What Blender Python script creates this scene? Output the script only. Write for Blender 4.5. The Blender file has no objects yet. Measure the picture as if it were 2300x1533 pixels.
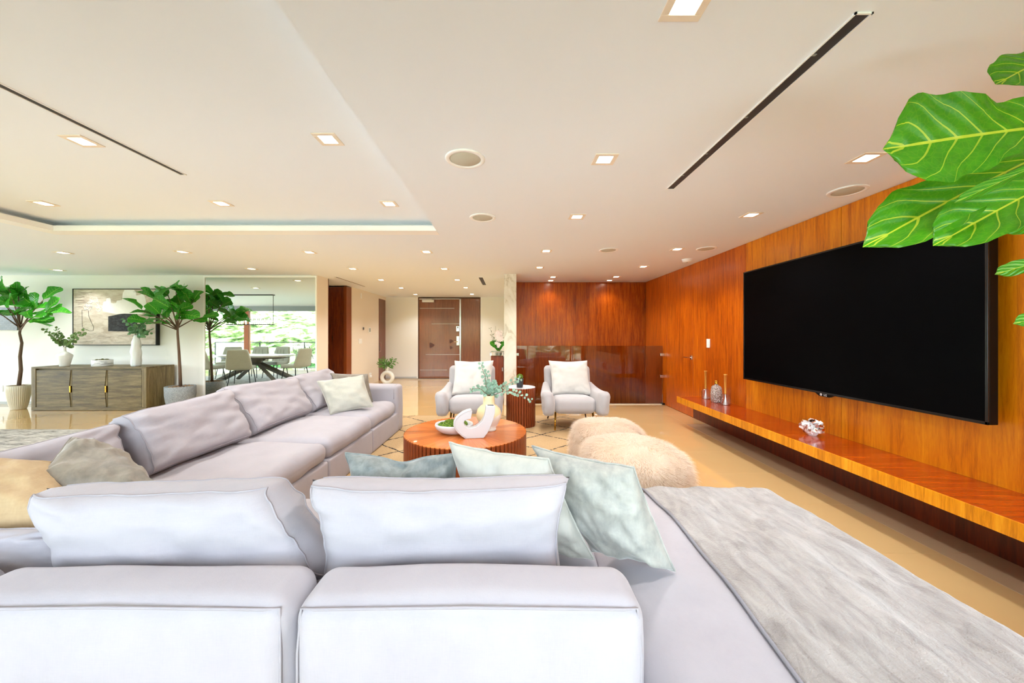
import bpy, bmesh, math, random
from mathutils import Vector, Matrix, noise
V = Vector
random.seed(7)
sc = bpy.context.scene
col = sc.collection
# ---------------------------------------------------------------- camera, sky, sun, exposure
F, VX, VY, CZ = 815.0, 1145.0, 751.0, 1.29      # focal length in pixels, vanishing point, eye height
cam_d = bpy.data.cameras.new('camera'); cam = bpy.data.objects.new('camera', cam_d); col.objects.link(cam)
cam.location = (0, 0, CZ); cam.rotation_euler = (math.pi/2, 0, 0)
cam_d.sensor_width = 36; cam_d.lens = F/2300*36; cam_d.clip_start = 0.02; cam_d.clip_end = 500
cam_d.shift_x = (1150-VX)/2300; cam_d.shift_y = (VY-766.5)/2300
sc.camera = cam
world = bpy.data.worlds.new('sky'); sc.world = world; world.use_nodes = True
bg = world.node_tree.nodes['Background']; bg.inputs[0].default_value = (0.80, 0.90, 1.0, 1); bg.inputs[1].default_value = 3.3
sd = bpy.data.lights.new('sun', 'SUN'); sd.energy = 6.0; sd.angle = 0.01; sd.color = (1, .95, .86)
so = bpy.data.objects.new('sun', sd); col.objects.link(so); so.location = (0, 10, 30)
so.rotation_euler = (math.radians(23), 0, math.radians(0))
sc.view_settings.view_transform = 'Standard'; sc.view_settings.look = 'None'
sc.view_settings.exposure = 2.18; sc.view_settings.gamma = 1.0; sc.view_settings.use_curve_mapping = False
LAMP_W = 11.0
for (x, y, rz) in ((-11.7, -.52, 0), (-8.6, -.52, 0), (-5.5, -.52, 0), (-2.4, -.52, 0), (.9, -.52, 0), (-13.1, 1.4, -math.pi/2), (-13.1, 4.8, -math.pi/2)):   # sampling portals: five window openings, plus two added in the unseen end wall
    pl = bpy.data.lights.new('window_portal', 'AREA'); pl.shape = 'RECTANGLE'; pl.size = 3.0; pl.size_y = 2.2
    pl.cycles.is_portal = True
    po = bpy.data.objects.new('window_portal', pl); col.objects.link(po); po.location = (x, y, 1.1)
    po.rotation_euler = (math.pi/2, 0, rz)
try:
    sc.cycles.max_bounces = 12; sc.cycles.diffuse_bounces = 7; sc.cycles.transparent_max_bounces = 16
    sc.cycles.caustics_reflective = False; sc.cycles.caustics_refractive = False
except Exception: pass

# ---------------------------------------------------------------- helpers
def P(px, py, Y): return V(((px-VX)*Y/F, Y, CZ-(py-VY)*Y/F))
def ceil_at(px, py, z): Y = F*(z-CZ)/(VY-py); return V(((px-VX)*Y/F, Y, z))
def s2l(c):
    return tuple(((x/255)/12.92 if x/255 <= .04045 else ((x/255+.055)/1.055)**2.4) for x in c)
class N:
    """small node-tree builder"""
    def __init__(s, name):
        s.m = bpy.data.materials.new(name); s.m.use_nodes = True; s.t = s.m.node_tree; s.n = s.t.nodes; s.n.clear()
        s.out = s.n.new('ShaderNodeOutputMaterial')
    def add(s, typ, **kw):
        n = s.n.new(typ)
        for k, v in kw.items():
            if k.startswith('i_'):
                key = k[2:]; key = int(key) if key.isdigit() else key.replace('_', ' ')
                s.set(n.inputs[key], v)
            else: setattr(n, k, v)
        return n
    def set(s, inp, v):
        if hasattr(v, 'is_output'): s.t.links.new(v, inp)
        else: inp.default_value = v
    def math(s, op, a, b=0.0, c=0.0):
        n = s.n.new('ShaderNodeMath'); n.operation = op
        s.set(n.inputs[0], a); s.set(n.inputs[1], b)
        if op in ('MULTIPLY_ADD', 'SMOOTH_MIN', 'WRAP', 'COMPARE'): s.set(n.inputs[2], c)
        return n.outputs[0]
    def mix(s, f, a, b):
        n = s.n.new('ShaderNodeMix'); n.data_type = 'RGBA'; s.set(n.inputs[0], f)
        for i, v in ((6, a), (7, b)):
            s.set(n.inputs[i], v if hasattr(v, 'is_output') else (*v[:3], 1))
        return n.outputs[2]
    def ramp(s, f, stops):
        n = s.n.new('ShaderNodeValToRGB'); s.set(n.inputs[0], f); e = n.color_ramp.elements
        while len(e) < len(stops): e.new(.5)
        for el, (p, c) in zip(e, stops): el.position = p; el.color = (*c[:3], 1)
        return n.outputs[0]
    def obj(s): return s.n.new('ShaderNodeTexCoord').outputs['Object']
    def mapped(s, vec, scale=(1,1,1), rot=(0,0,0), loc=(0,0,0)):
        return s.add('ShaderNodeMapping', i_Vector=vec, i_Scale=scale, i_Rotation=rot, i_Location=loc).outputs[0]
    def noise(s, vec, scale=5, detail=3, rough=.5, dist=0):
        return s.add('ShaderNodeTexNoise', i_Vector=vec, i_Scale=scale, i_Detail=detail, i_Roughness=rough, i_Distortion=dist).outputs[0]
    def sep(s, vec):
        n = s.add('ShaderNodeSeparateXYZ', i_0=vec); return n.outputs
    def bump(s, h, strength=.3, dist=.01):
        return s.add('ShaderNodeBump', i_Height=h, i_Strength=strength, i_Distance=dist).outputs[0]
    def bsdf(s, color, rough=.5, metal=0, normal=None, **kw):
        b = s.n.new('ShaderNodeBsdfPrincipled')
        s.set(b.inputs['Base Color'], color if hasattr(color, 'is_output') else (*color[:3], 1))
        s.set(b.inputs['Roughness'], rough); s.set(b.inputs['Metallic'], metal)
        if normal is not None: s.set(b.inputs['Normal'], normal)
        for k, v in kw.items():
            k = k.replace('_', ' ')
            if k in b.inputs: s.set(b.inputs[k], v)
        s.t.links.new(b.outputs[0], s.out.inputs[0]); return s.m
def plain(name, c, rough=.5, metal=0, bump=None, **kw):
    n = N(name)
    nm = None
    if bump: nm = n.bump(n.noise(n.obj(), bump[0], 4), bump[1], bump[2] if len(bump) > 2 else .01)
    return n.bsdf(s2l(c), rough, metal, nm, **kw)
def emit(name, c, strength):
    n = N(name); e = n.add('ShaderNodeEmission', i_0=(*s2l(c), 1), i_1=strength); n.t.links.new(e.outputs[0], n.out.inputs[0]); return n.m
def wood(name, dark, mid, light, along='Z', across='Y', strip=.11, rough=.3, seed=0, coat=0, contrast=1.25, tone=.16, fineness=1.0):
    """veneer: grain runs along one axis, strips change tone across another"""
    n = N(name); o = n.obj(); x, y, z = n.sep(o); ax = dict(X=x, Y=y, Z=z)
    sid = n.math('FLOOR', n.math('DIVIDE', ax[across], strip))
    wn = n.add('ShaderNodeTexWhiteNoise', noise_dimensions='1D', i_1=n.math('ADD', sid, seed))
    sc_ = dict(X=30*fineness, Y=30*fineness, Z=30*fineness); sc_[along] = 2.4*fineness
    v = n.mapped(o, (sc_['X'], sc_['Y'], sc_['Z']))
    off = n.add('ShaderNodeVectorMath', operation='ADD', i_0=v)
    cmb = n.add('ShaderNodeCombineXYZ', i_0=n.math('MULTIPLY', wn.outputs[0], 37), i_1=n.math('MULTIPLY', wn.outputs[0], 17), i_2=n.math('MULTIPLY', wn.outputs[0], 23))
    n.set(off.inputs[1], cmb.outputs[0]); v = off.outputs[0]
    g = n.noise(v, 1.0, 6, .62, .6); fine = n.noise(n.mapped(v, (5, 5, 5)), 1.5, 3, .6)
    f = n.math('ADD', n.math('MULTIPLY', g, .75), n.math('MULTIPLY', fine, .25))
    f = n.math('ADD', n.math('MULTIPLY', n.math('SUBTRACT', f, .5), 1.5*contrast), .5)
    f = n.math('ADD', f, n.math('MULTIPLY', n.math('SUBTRACT', wn.outputs[0], .5), tone))
    c = n.ramp(f, [(.12, s2l(dark)), (.5, s2l(mid)), (.88, s2l(light))])
    return n.bsdf(c, rough, 0, n.bump(fine, .05, .002), Coat_Weight=coat, Coat_Roughness=.08)
def fabric(name, c, c2=None, rough=.85, weave=260, bump=.25, sheen=.25, big=6, amt=.5):
    n = N(name); o = n.obj()
    a = n.noise(n.mapped(o, (weave*.12, weave*.12, weave)), 1, 2, .6); b = n.noise(n.mapped(o, (weave, weave, weave*.12)), 1, 2, .6)
    w = n.math('ADD', n.math('MULTIPLY', a, .5), n.math('MULTIPLY', b, .5)); g = n.noise(o, big, 4, .6)
    base = s2l(c); sec = s2l(c2) if c2 else tuple(x*.88 for x in base)
    f = n.math('ADD', n.math('MULTIPLY', n.math('SUBTRACT', w, .5), .9), n.math('MULTIPLY', n.math('SUBTRACT', g, .42), amt*3))
    cc = n.mix(n.add('ShaderNodeClamp', i_0=f).outputs[0], base, sec)
    h = n.math('ADD', n.math('MULTIPLY', w, .35), n.math('MULTIPLY', n.noise(o, 14, 3), .8))
    return n.bsdf(cc, rough, 0, n.bump(h, bump, .006), Sheen_Weight=sheen, Sheen_Roughness=.4)
def velvet(name, c, c2, big=9):
    n = N(name); o = n.obj(); g = n.noise(o, big, 5, .62, .4); f = n.noise(n.mapped(o, (60, 60, 12)), 1, 3)
    t = n.math('ADD', n.math('MULTIPLY', g, .75), n.math('MULTIPLY', f, .25))
    cc = n.ramp(t, [(.28, s2l(c2)), (.62, s2l(c))])
    return n.bsdf(cc, .55, 0, n.bump(t, .25, .01), Sheen_Weight=.6, Sheen_Roughness=.35, Sheen_Tint=(.95, .95, .95, 1))
def thin_glass(name, tint, refl=1.0):
    n = N(name); tr = n.add('ShaderNodeBsdfTransparent', i_0=(*tint, 1)); gl = n.add('ShaderNodeBsdfGlossy', i_Roughness=0.0)
    n.set(gl.inputs['Color'], (refl, refl, refl, 1))
    fr = n.add('ShaderNodeFresnel', i_IOR=1.5); mx = n.add('ShaderNodeMixShader', i_0=fr.outputs[0], i_1=tr.outputs[0], i_2=gl.outputs[0])
    n.t.links.new(mx.outputs[0], n.out.inputs[0]); return n.m

class MB:
    """collects shapes, then links them as one mesh object"""
    def __init__(s): s.v = []; s.f = []; s.uv = None
    def box(s, x0, x1, y0, y1, z0, z1, M=None):
        b = len(s.v); pts = [V((x, y, z)) for z in (z0, z1) for y in (y0, y1) for x in (x0, x1)]
        s.v += [M @ p if M else p for p in pts]
        s.f += [tuple(b+i for i in q) for q in ((0,2,3,1), (4,5,7,6), (0,1,5,4), (2,6,7,3), (0,4,6,2), (1,3,7,5))]; return s
    def chamfer(s, x0, x1, y0, y1, z0, z1, c=.005):
        return s.soft(x0, x1, y0, y1, z0, z1, c, nr=1, nm=1)
    def soft(s, x0, x1, y0, y1, z0, z1, r, nr=3, nm=4, bulge=(0,0,0), fn=None, wr=0, wf=3.0, seed=0):
        lo = V((x0,y0,z0)); hi = V((x1,y1,z1)); L = hi-lo; r = min(r, min(L)/2*.999)
        ax = []
        for k in range(3):
            a = [r*(i/nr) for i in range(nr)]
            m = [r+(L[k]-2*r)*i/nm for i in range(nm+1)]
            ax.append(a+m+[L[k]-q for q in reversed(a)])
        n = [len(a)-1 for a in ax]; idx = {}; base = len(s.v)
        def vert(i, j, k):
            key = (i, j, k)
            if key in idx: return idx[key]
            p = V((ax[0][i], ax[1][j], ax[2][k])); inner = V([min(max(p[q], r), L[q]-r) for q in range(3)])
            d = p-inner; nrm = d.normalized() if d.length > 1e-9 else V((0,0,1))
            if d.length > 1e-9: p = inner+nrm*r
            u = [2*p[q]/L[q]-1 for q in range(3)]
            for q in range(3):
                o1, o2 = (q+1) % 3, (q+2) % 3
                p[q] += bulge[q]*u[q]*max(0, 1-u[o1]**2)*max(0, 1-u[o2]**2)
            w = p+lo
            if wr: w = w+nrm*wr*noise.noise(w*wf+V((seed, seed*2.3, 0)))
            if fn: w = fn(w)
            idx[key] = len(s.v); s.v.append(w); return idx[key]
        for (a, b, c) in ((0,1,2), (1,2,0), (2,0,1)):
            for side in (0, n[c]):
                for i in range(n[a]):
                    for j in range(n[b]):
                        q = []
                        for (di, dj) in ((0,0), (1,0), (1,1), (0,1)):
                            t = [0,0,0]; t[a] = i+di; t[b] = j+dj; t[c] = side; q.append(vert(*t))
                        s.f.append(tuple(q if side else q[::-1]))
        return s
    def tube(s, pts, rad, seg=8, cap=True):
        pts = [V(p) for p in pts]; n = len(pts); rad = rad if isinstance(rad, (list, tuple)) else [rad]*n
        base = len(s.v); up = V((0,0,1)); prev = None
        for i, p in enumerate(pts):
            t = (pts[min(i+1, n-1)]-pts[max(i-1, 0)]).normalized()
            if prev is None: a = t.cross(up); a = a if a.length > .1 else t.cross(V((1,0,0)))
            else: a = prev-t*prev.dot(t)
            a.normalize(); prev = a; b = t.cross(a)
            for k in range(seg):
                an = 2*math.pi*k/seg; s.v.append(p+(a*math.cos(an)+b*math.sin(an))*rad[i])
        for i in range(n-1):
            for k in range(seg):
                k2 = (k+1) % seg; s.f.append((base+i*seg+k, base+i*seg+k2, base+(i+1)*seg+k2, base+(i+1)*seg+k))
        if cap: s.f.append(tuple(base+k for k in reversed(range(seg)))); s.f.append(tuple(base+(n-1)*seg+k for k in range(seg)))
        return s
    def lathe(s, prof, c, seg=32, fn=None, sx=1, sy=1):
        c = V(c); base = len(s.v)
        for (r, z) in prof:
            for k in range(seg):
                an = 2*math.pi*k/seg; rr = fn(r, z, an) if fn else r
                s.v.append(c+V((rr*math.cos(an)*sx, rr*math.sin(an)*sy, z)))
        for i in range(len(prof)-1):
            for k in range(seg):
                k2 = (k+1) % seg; s.f.append((base+i*seg+k, base+i*seg+k2, base+(i+1)*seg+k2, base+(i+1)*seg+k))
        if prof[0][0] > 1e-6: s.f.append(tuple(base+k for k in reversed(range(seg))))
        if prof[-1][0] > 1e-6: s.f.append(tuple(base+(len(prof)-1)*seg+k for k in range(seg)))
        return s
    def prism(s, poly, d0, d1, plane='XZ', off=(0,0,0)):
        """2-D outline pushed from d0 to d1 along the third axis"""
        b = len(s.v); off = V(off)
        for d in (d0, d1):
            for (a, c) in poly:
                s.v.append(off+{'XZ': V((a, d, c)), 'YZ': V((d, a, c)), 'XY': V((a, c, d))}[plane])
        n = len(poly); s.f.append(tuple(b+i for i in range(n))); s.f.append(tuple(b+n+i for i in reversed(range(n))))
        for i in range(n): j = (i+1) % n; s.f.append((b+i, b+n+i, b+n+j, b+j))
        return s
    def xform(s, M): s.v = [M @ v for v in s.v]; return s
    def mesh(s, name, mat, smooth=False):
        me = bpy.data.meshes.new(name); me.from_pydata([tuple(v) for v in s.v], [], s.f)
        if mat: me.materials.append(mat)
        if smooth: me.polygons.foreach_set('use_smooth', [True]*len(me.polygons))
        bm = bmesh.new(); bm.from_mesh(me); bmesh.ops.recalc_face_normals(bm, faces=bm.faces); bm.to_mesh(me); bm.free()
        me.update(); return me
    def build(s, name, mat, parent=None, smooth=False):
        return link(name, s.mesh(name, mat, smooth), parent)
def world_of(o):
    L = Matrix.LocRotScale(o.location, o.rotation_euler, o.scale)
    return world_of(o.parent) @ o.matrix_parent_inverse @ L if o.parent else L
def link(name, data, parent=None):
    o = bpy.data.objects.new(name, data); col.objects.link(o)
    if parent: o.parent = parent; o.matrix_parent_inverse = world_of(parent).inverted()
    return o
def tag(o, label=None, cat=None, group=None, kind=None):
    if label: o['label'] = label
    if cat: o['category'] = cat
    if group: o['group'] = group
    if kind: o['kind'] = kind
    return o
def thing(name, label, cat, loc=(0,0,0), group=None):
    o = bpy.data.objects.new(name, None); col.objects.link(o); o.location = loc; o.empty_display_size = .1
    return tag(o, label, cat, group)
def dup(root, loc, rz=0, label=None, group=None):
    r = root.copy(); col.objects.link(r); r.location = loc; r.rotation_euler = (0, 0, rz)
    if label: r['label'] = label
    if group: r['group'] = group
    def rec(a, b):
        for ch in list(a.children):
            c = ch.copy(); col.objects.link(c); c.parent = b; rec(ch, c)
    rec(root, r); return r
def struct(name, mb, mat, smooth=False): return tag(mb.build(name, mat, None, smooth), kind='structure')

def pillow_mb(TL, TR, BR, BL, th, n=28, pinch=.05, p=2.4, e=.5, wr=.012, seed=0, chop=0, sag=0, welt=0):
    TL, TR, BR, BL = V(TL), V(TR), V(BR), V(BL); mb = MB()
    ex = ((TR-TL)+(BR-BL)); ey = ((TL-BL)+(TR-BR)); nrm = ex.cross(ey).normalized()
    ts = [math.sin((i/n-.5)*math.pi)*.55+(i/n-.5)*2*.45 for i in range(n+1)]
    size = (ex.length+ey.length)/4
    idx = {}; border = []
    for side in (1, -1):
        for i, u in enumerate(ts):
            for j, v in enumerate(ts):
                on = i in (0, n) or j in (0, n)
                if on and side == -1: idx[(side, i, j)] = idx[(1, i, j)]; continue
                u2 = u*(1-pinch*(1-v*v)); v2 = v*(1-pinch*(1-u*u))
                v2 -= chop*math.exp(-(u/.3)**2)*(max(0, (v+1)/2))**1.5*2
                a, b = (u2+1)/2, (v2+1)/2
                c = BL*(1-a)*(1-b)+BR*a*(1-b)+TL*(1-a)*b+TR*a*b
                w = max(0, 1-abs(u)**p)*max(0, 1-abs(v)**p)
                h = th*w**e
                if sag: h *= 1+sag*(-v)
                q = V((u*2.1+seed, v*2.1, seed*1.7+side))
                ang = math.atan2(v, u)
                fold = math.sin(ang*17+seed*3+3*noise.noise(q))*max(0, (u*u+v*v)-.45)*.7*(w**.3)
                h += wr*(noise.noise(q*1.4)*1.3+.6*noise.noise(q*3.1)+fold)*min(1, w*6)
                if chop: h -= th*.5*math.exp(-((u+.1*(v-1))/.16)**2)*max(0, v)*min(1, w*4)
                rim = noise.noise(V((u*3, v*3, seed)))*wr*.8
                idx[(side, i, j)] = len(mb.v); mb.v.append(c+nrm*(side*h+rim))
    for side in (1, -1):
        for i in range(n):
            for j in range(n):
                q = (idx[(side,i,j)], idx[(side,i+1,j)], idx[(side,i+1,j+1)], idx[(side,i,j+1)])
                mb.f.append(q if side == 1 else q[::-1])
    border = [mb.v[idx[(1,i,0)]] for i in range(n)]+[mb.v[idx[(1,n,j)]] for j in range(n)]+[mb.v[idx[(1,i,n)]] for i in range(n, 0, -1)]+[mb.v[idx[(1,0,j)]] for j in range(n, 0, -1)]
    if welt:
        k = welt; border = []
        for sd in (1, -1):
            g_ = lambda i, j: mb.v[idx[(sd, i, j)]]
            border.append([g_(i, k) for i in range(k, n-k)]+[g_(n-k, j) for j in range(k, n-k)]+[g_(i, n-k) for i in range(n-k, k, -1)]+[g_(k, j) for j in range(n-k, k, -1)])
    return mb, border
def pillow(name, label, cat, mat, corners, th, piping=None, group=None, **kw):
    mb, border = pillow_mb(*corners, th, **kw)
    c = sum((V(q) for q in corners), V())/4; lo = min(v.z for v in mb.v)
    t = thing(name, label, cat, (c.x, c.y, lo), group)
    mb.build('cover', mat, t, True)
    pb = MB()
    for b in (border if kw.get('welt') else [border]): pb.tube(b+b[:2], .0045 if not kw.get('welt') else .0035, 5, False)
    pb.build('piping', piping or mat, t, True)
    return t
# ---------------------------------------------------------------- materials
M_white = plain('white_paint', (240, 240, 236), .6)
M_warmwhite = plain('warm_white_paint', (236, 226, 212), .6)
M_ceil = plain('ceiling_paint', (240, 246, 253), .75)
M_trimwhite = plain('trim_white', (248, 248, 246), .45)
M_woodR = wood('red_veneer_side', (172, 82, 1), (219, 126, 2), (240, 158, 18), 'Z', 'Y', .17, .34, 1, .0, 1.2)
M_woodF = wood('red_veneer_far_dimmed', (132, 50, 1), (190, 88, 2), (218, 120, 14), 'Z', 'Y', .17, .3, 11, .0, 1.2)  # redder copy of the side veneer: batch tone, plus light and haze painted in
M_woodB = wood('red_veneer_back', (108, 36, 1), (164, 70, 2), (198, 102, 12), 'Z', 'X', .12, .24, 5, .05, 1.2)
M_ledge = wood('red_veneer_ledge', (104, 26, 2), (160, 54, 3), (196, 84, 12), 'X', 'Y', .3, .16, 9, .3)
M_ledgef = wood('gold_veneer_edge', (176, 100, 4), (228, 146, 10), (244, 176, 34), 'Z', 'Y', .2, .25, 3, .2)
M_doorwood = wood('walnut_door', (92, 46, 24), (132, 76, 46), (156, 100, 66), 'Z', 'X', .4, .22, 2, .3, .7)
M_darkdoor = wood('mahogany_door', (46, 12, 3), (108, 40, 10), (140, 62, 18), 'Z', 'X', .22, .2, 4, .3)
M_black = plain('black_metal', (22, 22, 24), .4, .3)
M_slot = plain('charcoal_slot', (52, 54, 58), .5)
M_chrome = plain('chrome', (225, 225, 228), .15, 1)
M_brass = plain('brass', (206, 160, 62), .22, 1)
M_darkbrass = plain('dark_bronze', (70, 48, 26), .35, .8)
M_plastic = plain('white_plastic', (244, 244, 242), .4)
M_greyplastic = plain('grey_plastic', (150, 155, 150), .4)
M_lens = emit('lamp_lens', (255, 240, 214), 9.0)
M_lampring = plain('lamp_ring', (240, 226, 208), .5)
M_speaker = plain('speaker_mesh', (206, 203, 186), .8, bump=(400, .4))
def marble_mat():
    n = N('cream_marble'); o = n.obj(); d = n.noise(n.mapped(o, (1, 1, .55), (0, .5, 0)), 2.2, 5, .6)
    w = n.math('ABSOLUTE', n.math('SUBTRACT', n.noise(n.mapped(o, (1.3, 1, .5), (0, .6, 0)), 1.5, 5, .6, .8), .5))
    c = n.ramp(n.math('ADD', n.math('MULTIPLY', w, 5), n.math('MULTIPLY', n.math('SUBTRACT', d, .5), .6)), [(.0, s2l((206, 198, 180))), (.07, s2l((230, 225, 212))), (.4, s2l((242, 239, 230)))])
    return n.bsdf(c, .15)
M_marble = marble_mat()
def tile_mat():
    n = N('cream_tile'); o = n.obj(); g = n.noise(o, 1.3, 5, .6)
    return n.bsdf(n.mix(g, s2l((204, 168, 114)), s2l((212, 179, 126))), .03, 0, None, Specular_IOR_Level=1.0, Coat_Weight=.25, Coat_Roughness=.02)
M_tile = tile_mat()
M_btile = plain('brown_tile', (184, 158, 124), .08)
M_grout = plain('grout', (196, 176, 150), .7)
M_mirror = plain('mirror_silver', (232, 240, 234), 0.0, 1)
M_glass = thin_glass('smoked_glass', (.78, .72, .66), .9)
M_wglass = thin_glass('window_glass', (.96, .98, .98), .8)
M_orange = plain('window_wood', (168, 92, 40), .4)
M_shade = plain('grey_blind', (150, 158, 156), .7)

# ---------------------------------------------------------------- room shell
H = 2.39; XR = 2.85; YW = 6.73; YB = 7.63; YE = 10.7; YF = -0.6; XL = -13.2; TZ = 2.5
fl = MB(); fl.box(XL, XR, YF, 6.75, -.2, -.006); fl.box(XL, .12, 6.75, YE+.2, -.2, -.006)
floor = struct('floor', fl, M_grout)
# polished cream tiles .62 x 1.24, one object each, and the brown border row below the ledge
tcache = {}
def tile(x0, x1, y0, y1, mat, nm='tile'):
    w, d = round(x1-x0, 3), round(y1-y0, 3)
    if (w, d, mat.name) not in tcache:
        tcache[(w, d, mat.name)] = MB().chamfer(0, w, 0, d, -.006, 0, .0012).mesh(nm, mat)
    o = link(nm, tcache[(w, d, mat.name)], floor); o.location = (x0, y0, 0); o.matrix_parent_inverse = Matrix.Identity(4)
G = .0012
ys = [0.283+.62*k for k in range(-1, 17)]
XB = 2.54
for r in range(len(ys)-1):
    y0, y1 = max(ys[r], YF), min(ys[r+1], 6.75 if False else YE)
    x1 = XB
    while x1 > -9.4:
        x0 = x1-1.24; a, b, c, d = x0, x1, y0, y1
        vis_left = -1.45*d-.6
        if b > vis_left:
            if b > .12 and d > 6.75:
                if c < 6.75: tile(max(a, .12)+G, b-G, c+G, 6.75-G, M_tile)
                if a < .12: tile(a+G, .12-G, c+G, d-G, M_tile)
            else: tile(a+G, b-G, c+G, d-G, M_tile)
        x1 = x0
rest = MB(); rest.box(XL, -9.5, YF, YE, -.006, -.0005)
rest.box(-9.5, -5.0, YF, .28, -.006, -.0012)
tag(rest.build('tile_field', M_tile, floor), kind='stuff')
for r in range(len(ys)-1):
    if ys[r+1] < 5.4: tile(XB+G, XR-G, ys[r]+G, ys[r+1]-G, M_btile, 'border_tile')
    elif ys[r] < 6.7: tile(XB+G, XR-G, ys[r]+G, min(ys[r+1], 6.75)-G, M_tile)
# stair pit behind the glass
pit = MB(); pit.box(.12, XR, 6.75, YB, -1.6, -1.5); pit.box(.12, XR, 6.70, 6.75, -1.5, -.2); pit.box(.06, .12, 6.75, YB, -1.5, -.2)
struct('floor_stairwell', pit, M_darkdoor)
nos = MB().chamfer(.12, XR-.02, 6.68, 6.76, -.03, .012, .004); struct('trim_1', nos, plain('pale_stone', (232, 220, 190), .3))
# ceiling with the raised tray
tx0, tx1, ty0, ty1 = -4.82, -.775, -.35, 3.83
c = MB()
c.box(tx1, XR+.2, YF-1.1, YE+.2, H, H+.25); c.box(XL-.2, tx0-.16, YF-1.1, YE+.2, H, H+.25)
c.box(tx0-.16, tx1, ty1+.16, YE+.2, H, H+.25); c.box(tx0-.16, tx1, YF-1.1, ty0, H, H+.25)
c.box(tx0-.16, tx1, ty0, ty1+.16, TZ, H+.25)
c.box(tx0-.16, tx1+.0, ty1+.15, ty1+.16, H, TZ)
ceiling = struct('ceiling', c, M_ceil)
lip = MB(); lip.box(tx0-.0, tx1, ty1, ty1+.16, H-.004, H+.052); lip.box(tx0-.16, tx0, ty0, ty1+.16, H-.004, H+.052)
lip.build('cove_lip', M_trimwhite, ceiling)
# walls
WT = .12
struct('wall_left', MB().box(XL, -3.69, YW, YW+WT, 0, H), M_white)          # gallery wall with the painting and the mirror
w = MB(); w.box(-3.69, -3.57, YW, 7.14, 0, H); struct('wall_pier', w, M_warmwhite)
w = MB(); w.box(-3.77, -3.65, 8.38, 10.1, 0, H); w.box(-3.77, -3.65, 10.1, YE, 2.3, H); struct('wall_hall_left', w, M_warmwhite)
w = MB(); w.box(-3.9, .12, YE, YE+WT, 0, H); struct('wall_entry', w, M_white)
w = MB(); w.box(.0, .12, YB, YE, 0, H); struct('wall_hall_right', w, M_white)
w = MB(); w.box(-5.4, -3.7, 8.45, 8.5, 0, H); w.box(-5.4, -5.35, 6.9, 8.45, 0, H); struct('wall_alcove', w, M_darkdoor)
w = MB(); w.box(XL-WT, XL, YF, YW+WT, 2.2, H); w.box(XL-WT, XL, 6.5, YW+WT, 0, 2.2); w.box(XL-WT, XL, YF-.1, YW, -.1, .012); struct('wall_end', w, M_white)  # unseen end wall; its openings are added to brighten the gallery side
for k, y in enumerate((-.5, 3.1, 6.45)): struct('trim_%d' % (20+k), MB().chamfer(XL-.1, XL+.0, y-.09, y+.09, .012, 2.2, .004), M_orange)  # uprights of the added end glazing
for k, (a, b_) in enumerate(((-.41, 3.01), (3.19, 6.36))): struct('window_%d' % (k+6), MB().box(XL-.056, XL-.048, a, b_, .012, 2.2), M_wglass)  # added panes, out of view, letting sky light onto the gallery wall
wr = struct('wall_right', MB().box(XR+.012, XR+.2, YF, YB+.2, -1.5, H), M_darkdoor)
g = .0025
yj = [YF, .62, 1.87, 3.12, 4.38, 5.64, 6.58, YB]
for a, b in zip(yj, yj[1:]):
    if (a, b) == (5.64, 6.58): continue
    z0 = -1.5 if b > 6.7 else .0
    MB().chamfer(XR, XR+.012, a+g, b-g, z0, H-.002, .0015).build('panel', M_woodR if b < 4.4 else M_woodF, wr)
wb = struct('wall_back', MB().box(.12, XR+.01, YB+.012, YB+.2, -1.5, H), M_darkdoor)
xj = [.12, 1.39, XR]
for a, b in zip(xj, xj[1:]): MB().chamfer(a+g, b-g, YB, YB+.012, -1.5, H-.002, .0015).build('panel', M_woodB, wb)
struct('column_marble', MB().chamfer(-.105, .12, 6.6, YB, 0, H, .004), M_marble)
struct('ledge_shade_board', MB().chamfer(XR-.008, XR, YF, 5.62, .0, .32, .002), wood('shaded_kick_veneer', (58, 14, 2), (98, 30, 4), (128, 46, 8), 'Z', 'Y', .2, .3, 13))  # board added under the ledge; its dark colour stands in for ledge shade
# hidden door in the timber wall
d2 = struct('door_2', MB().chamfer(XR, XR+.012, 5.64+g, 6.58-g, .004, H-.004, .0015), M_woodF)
hb = MB().chamfer(XR-.012, XR, 5.665, 5.715, .90, .96, .003)
hb.tube([(XR-.01, 5.69, .93), (XR-.055, 5.69, .93), (XR-.058, 5.72, .93), (XR-.058, 5.83, .93)], .0085, 8)
hb.build('door_handle', M_chrome, d2, False)
# entry door
ed = struct('door_1', MB().box(-2.70, -.86, YE-.02, YE, 0, 2.385), plain('door_frame', (92, 52, 28), .35))
MB().chamfer(-2.66, -1.48, YE-.045, YE-.02, .01, 2.32, .004).build('door_leaf', M_doorwood, ed)
MB().chamfer(-1.43, -.88, YE-.035, YE-.02, .01, 2.34, .004).build('side_panel', M_doorwood, ed)
MB().box(-1.475, -1.435, YE-.05, YE-.02, 0, 2.35).build('steel_jamb', M_chrome, ed)
MB().box(-2.66, -1.44, YE-.05, YE-.02, 2.325, 2.345).build('steel_head', M_chrome, ed)
for (q1, q2, rr_) in ((969, 775, .075), (1013, 766, .055), (1013, 780, .045)):
    a_ = P(q1, q2, YE-.045); MB().lathe([(rr_, 0), (rr_*.8, .0006), (0, .001)], (0, 0, 0), 14, lambda r, z, an: r*(1+.25*math.sin(an*3+q1))).xform(Matrix.Translation(a_) @ Matrix.Rotation(math.pi/2, 4, 'X')).build('old_fitting_mark', plain('dark_stain', (84, 42, 28), .4) if 'dark_stain' not in bpy.data.materials else bpy.data.materials['dark_stain'], ed)
def ez(py): return P(0, py, YE).z
def exx(px): return P(px, 0, YE).x
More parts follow.
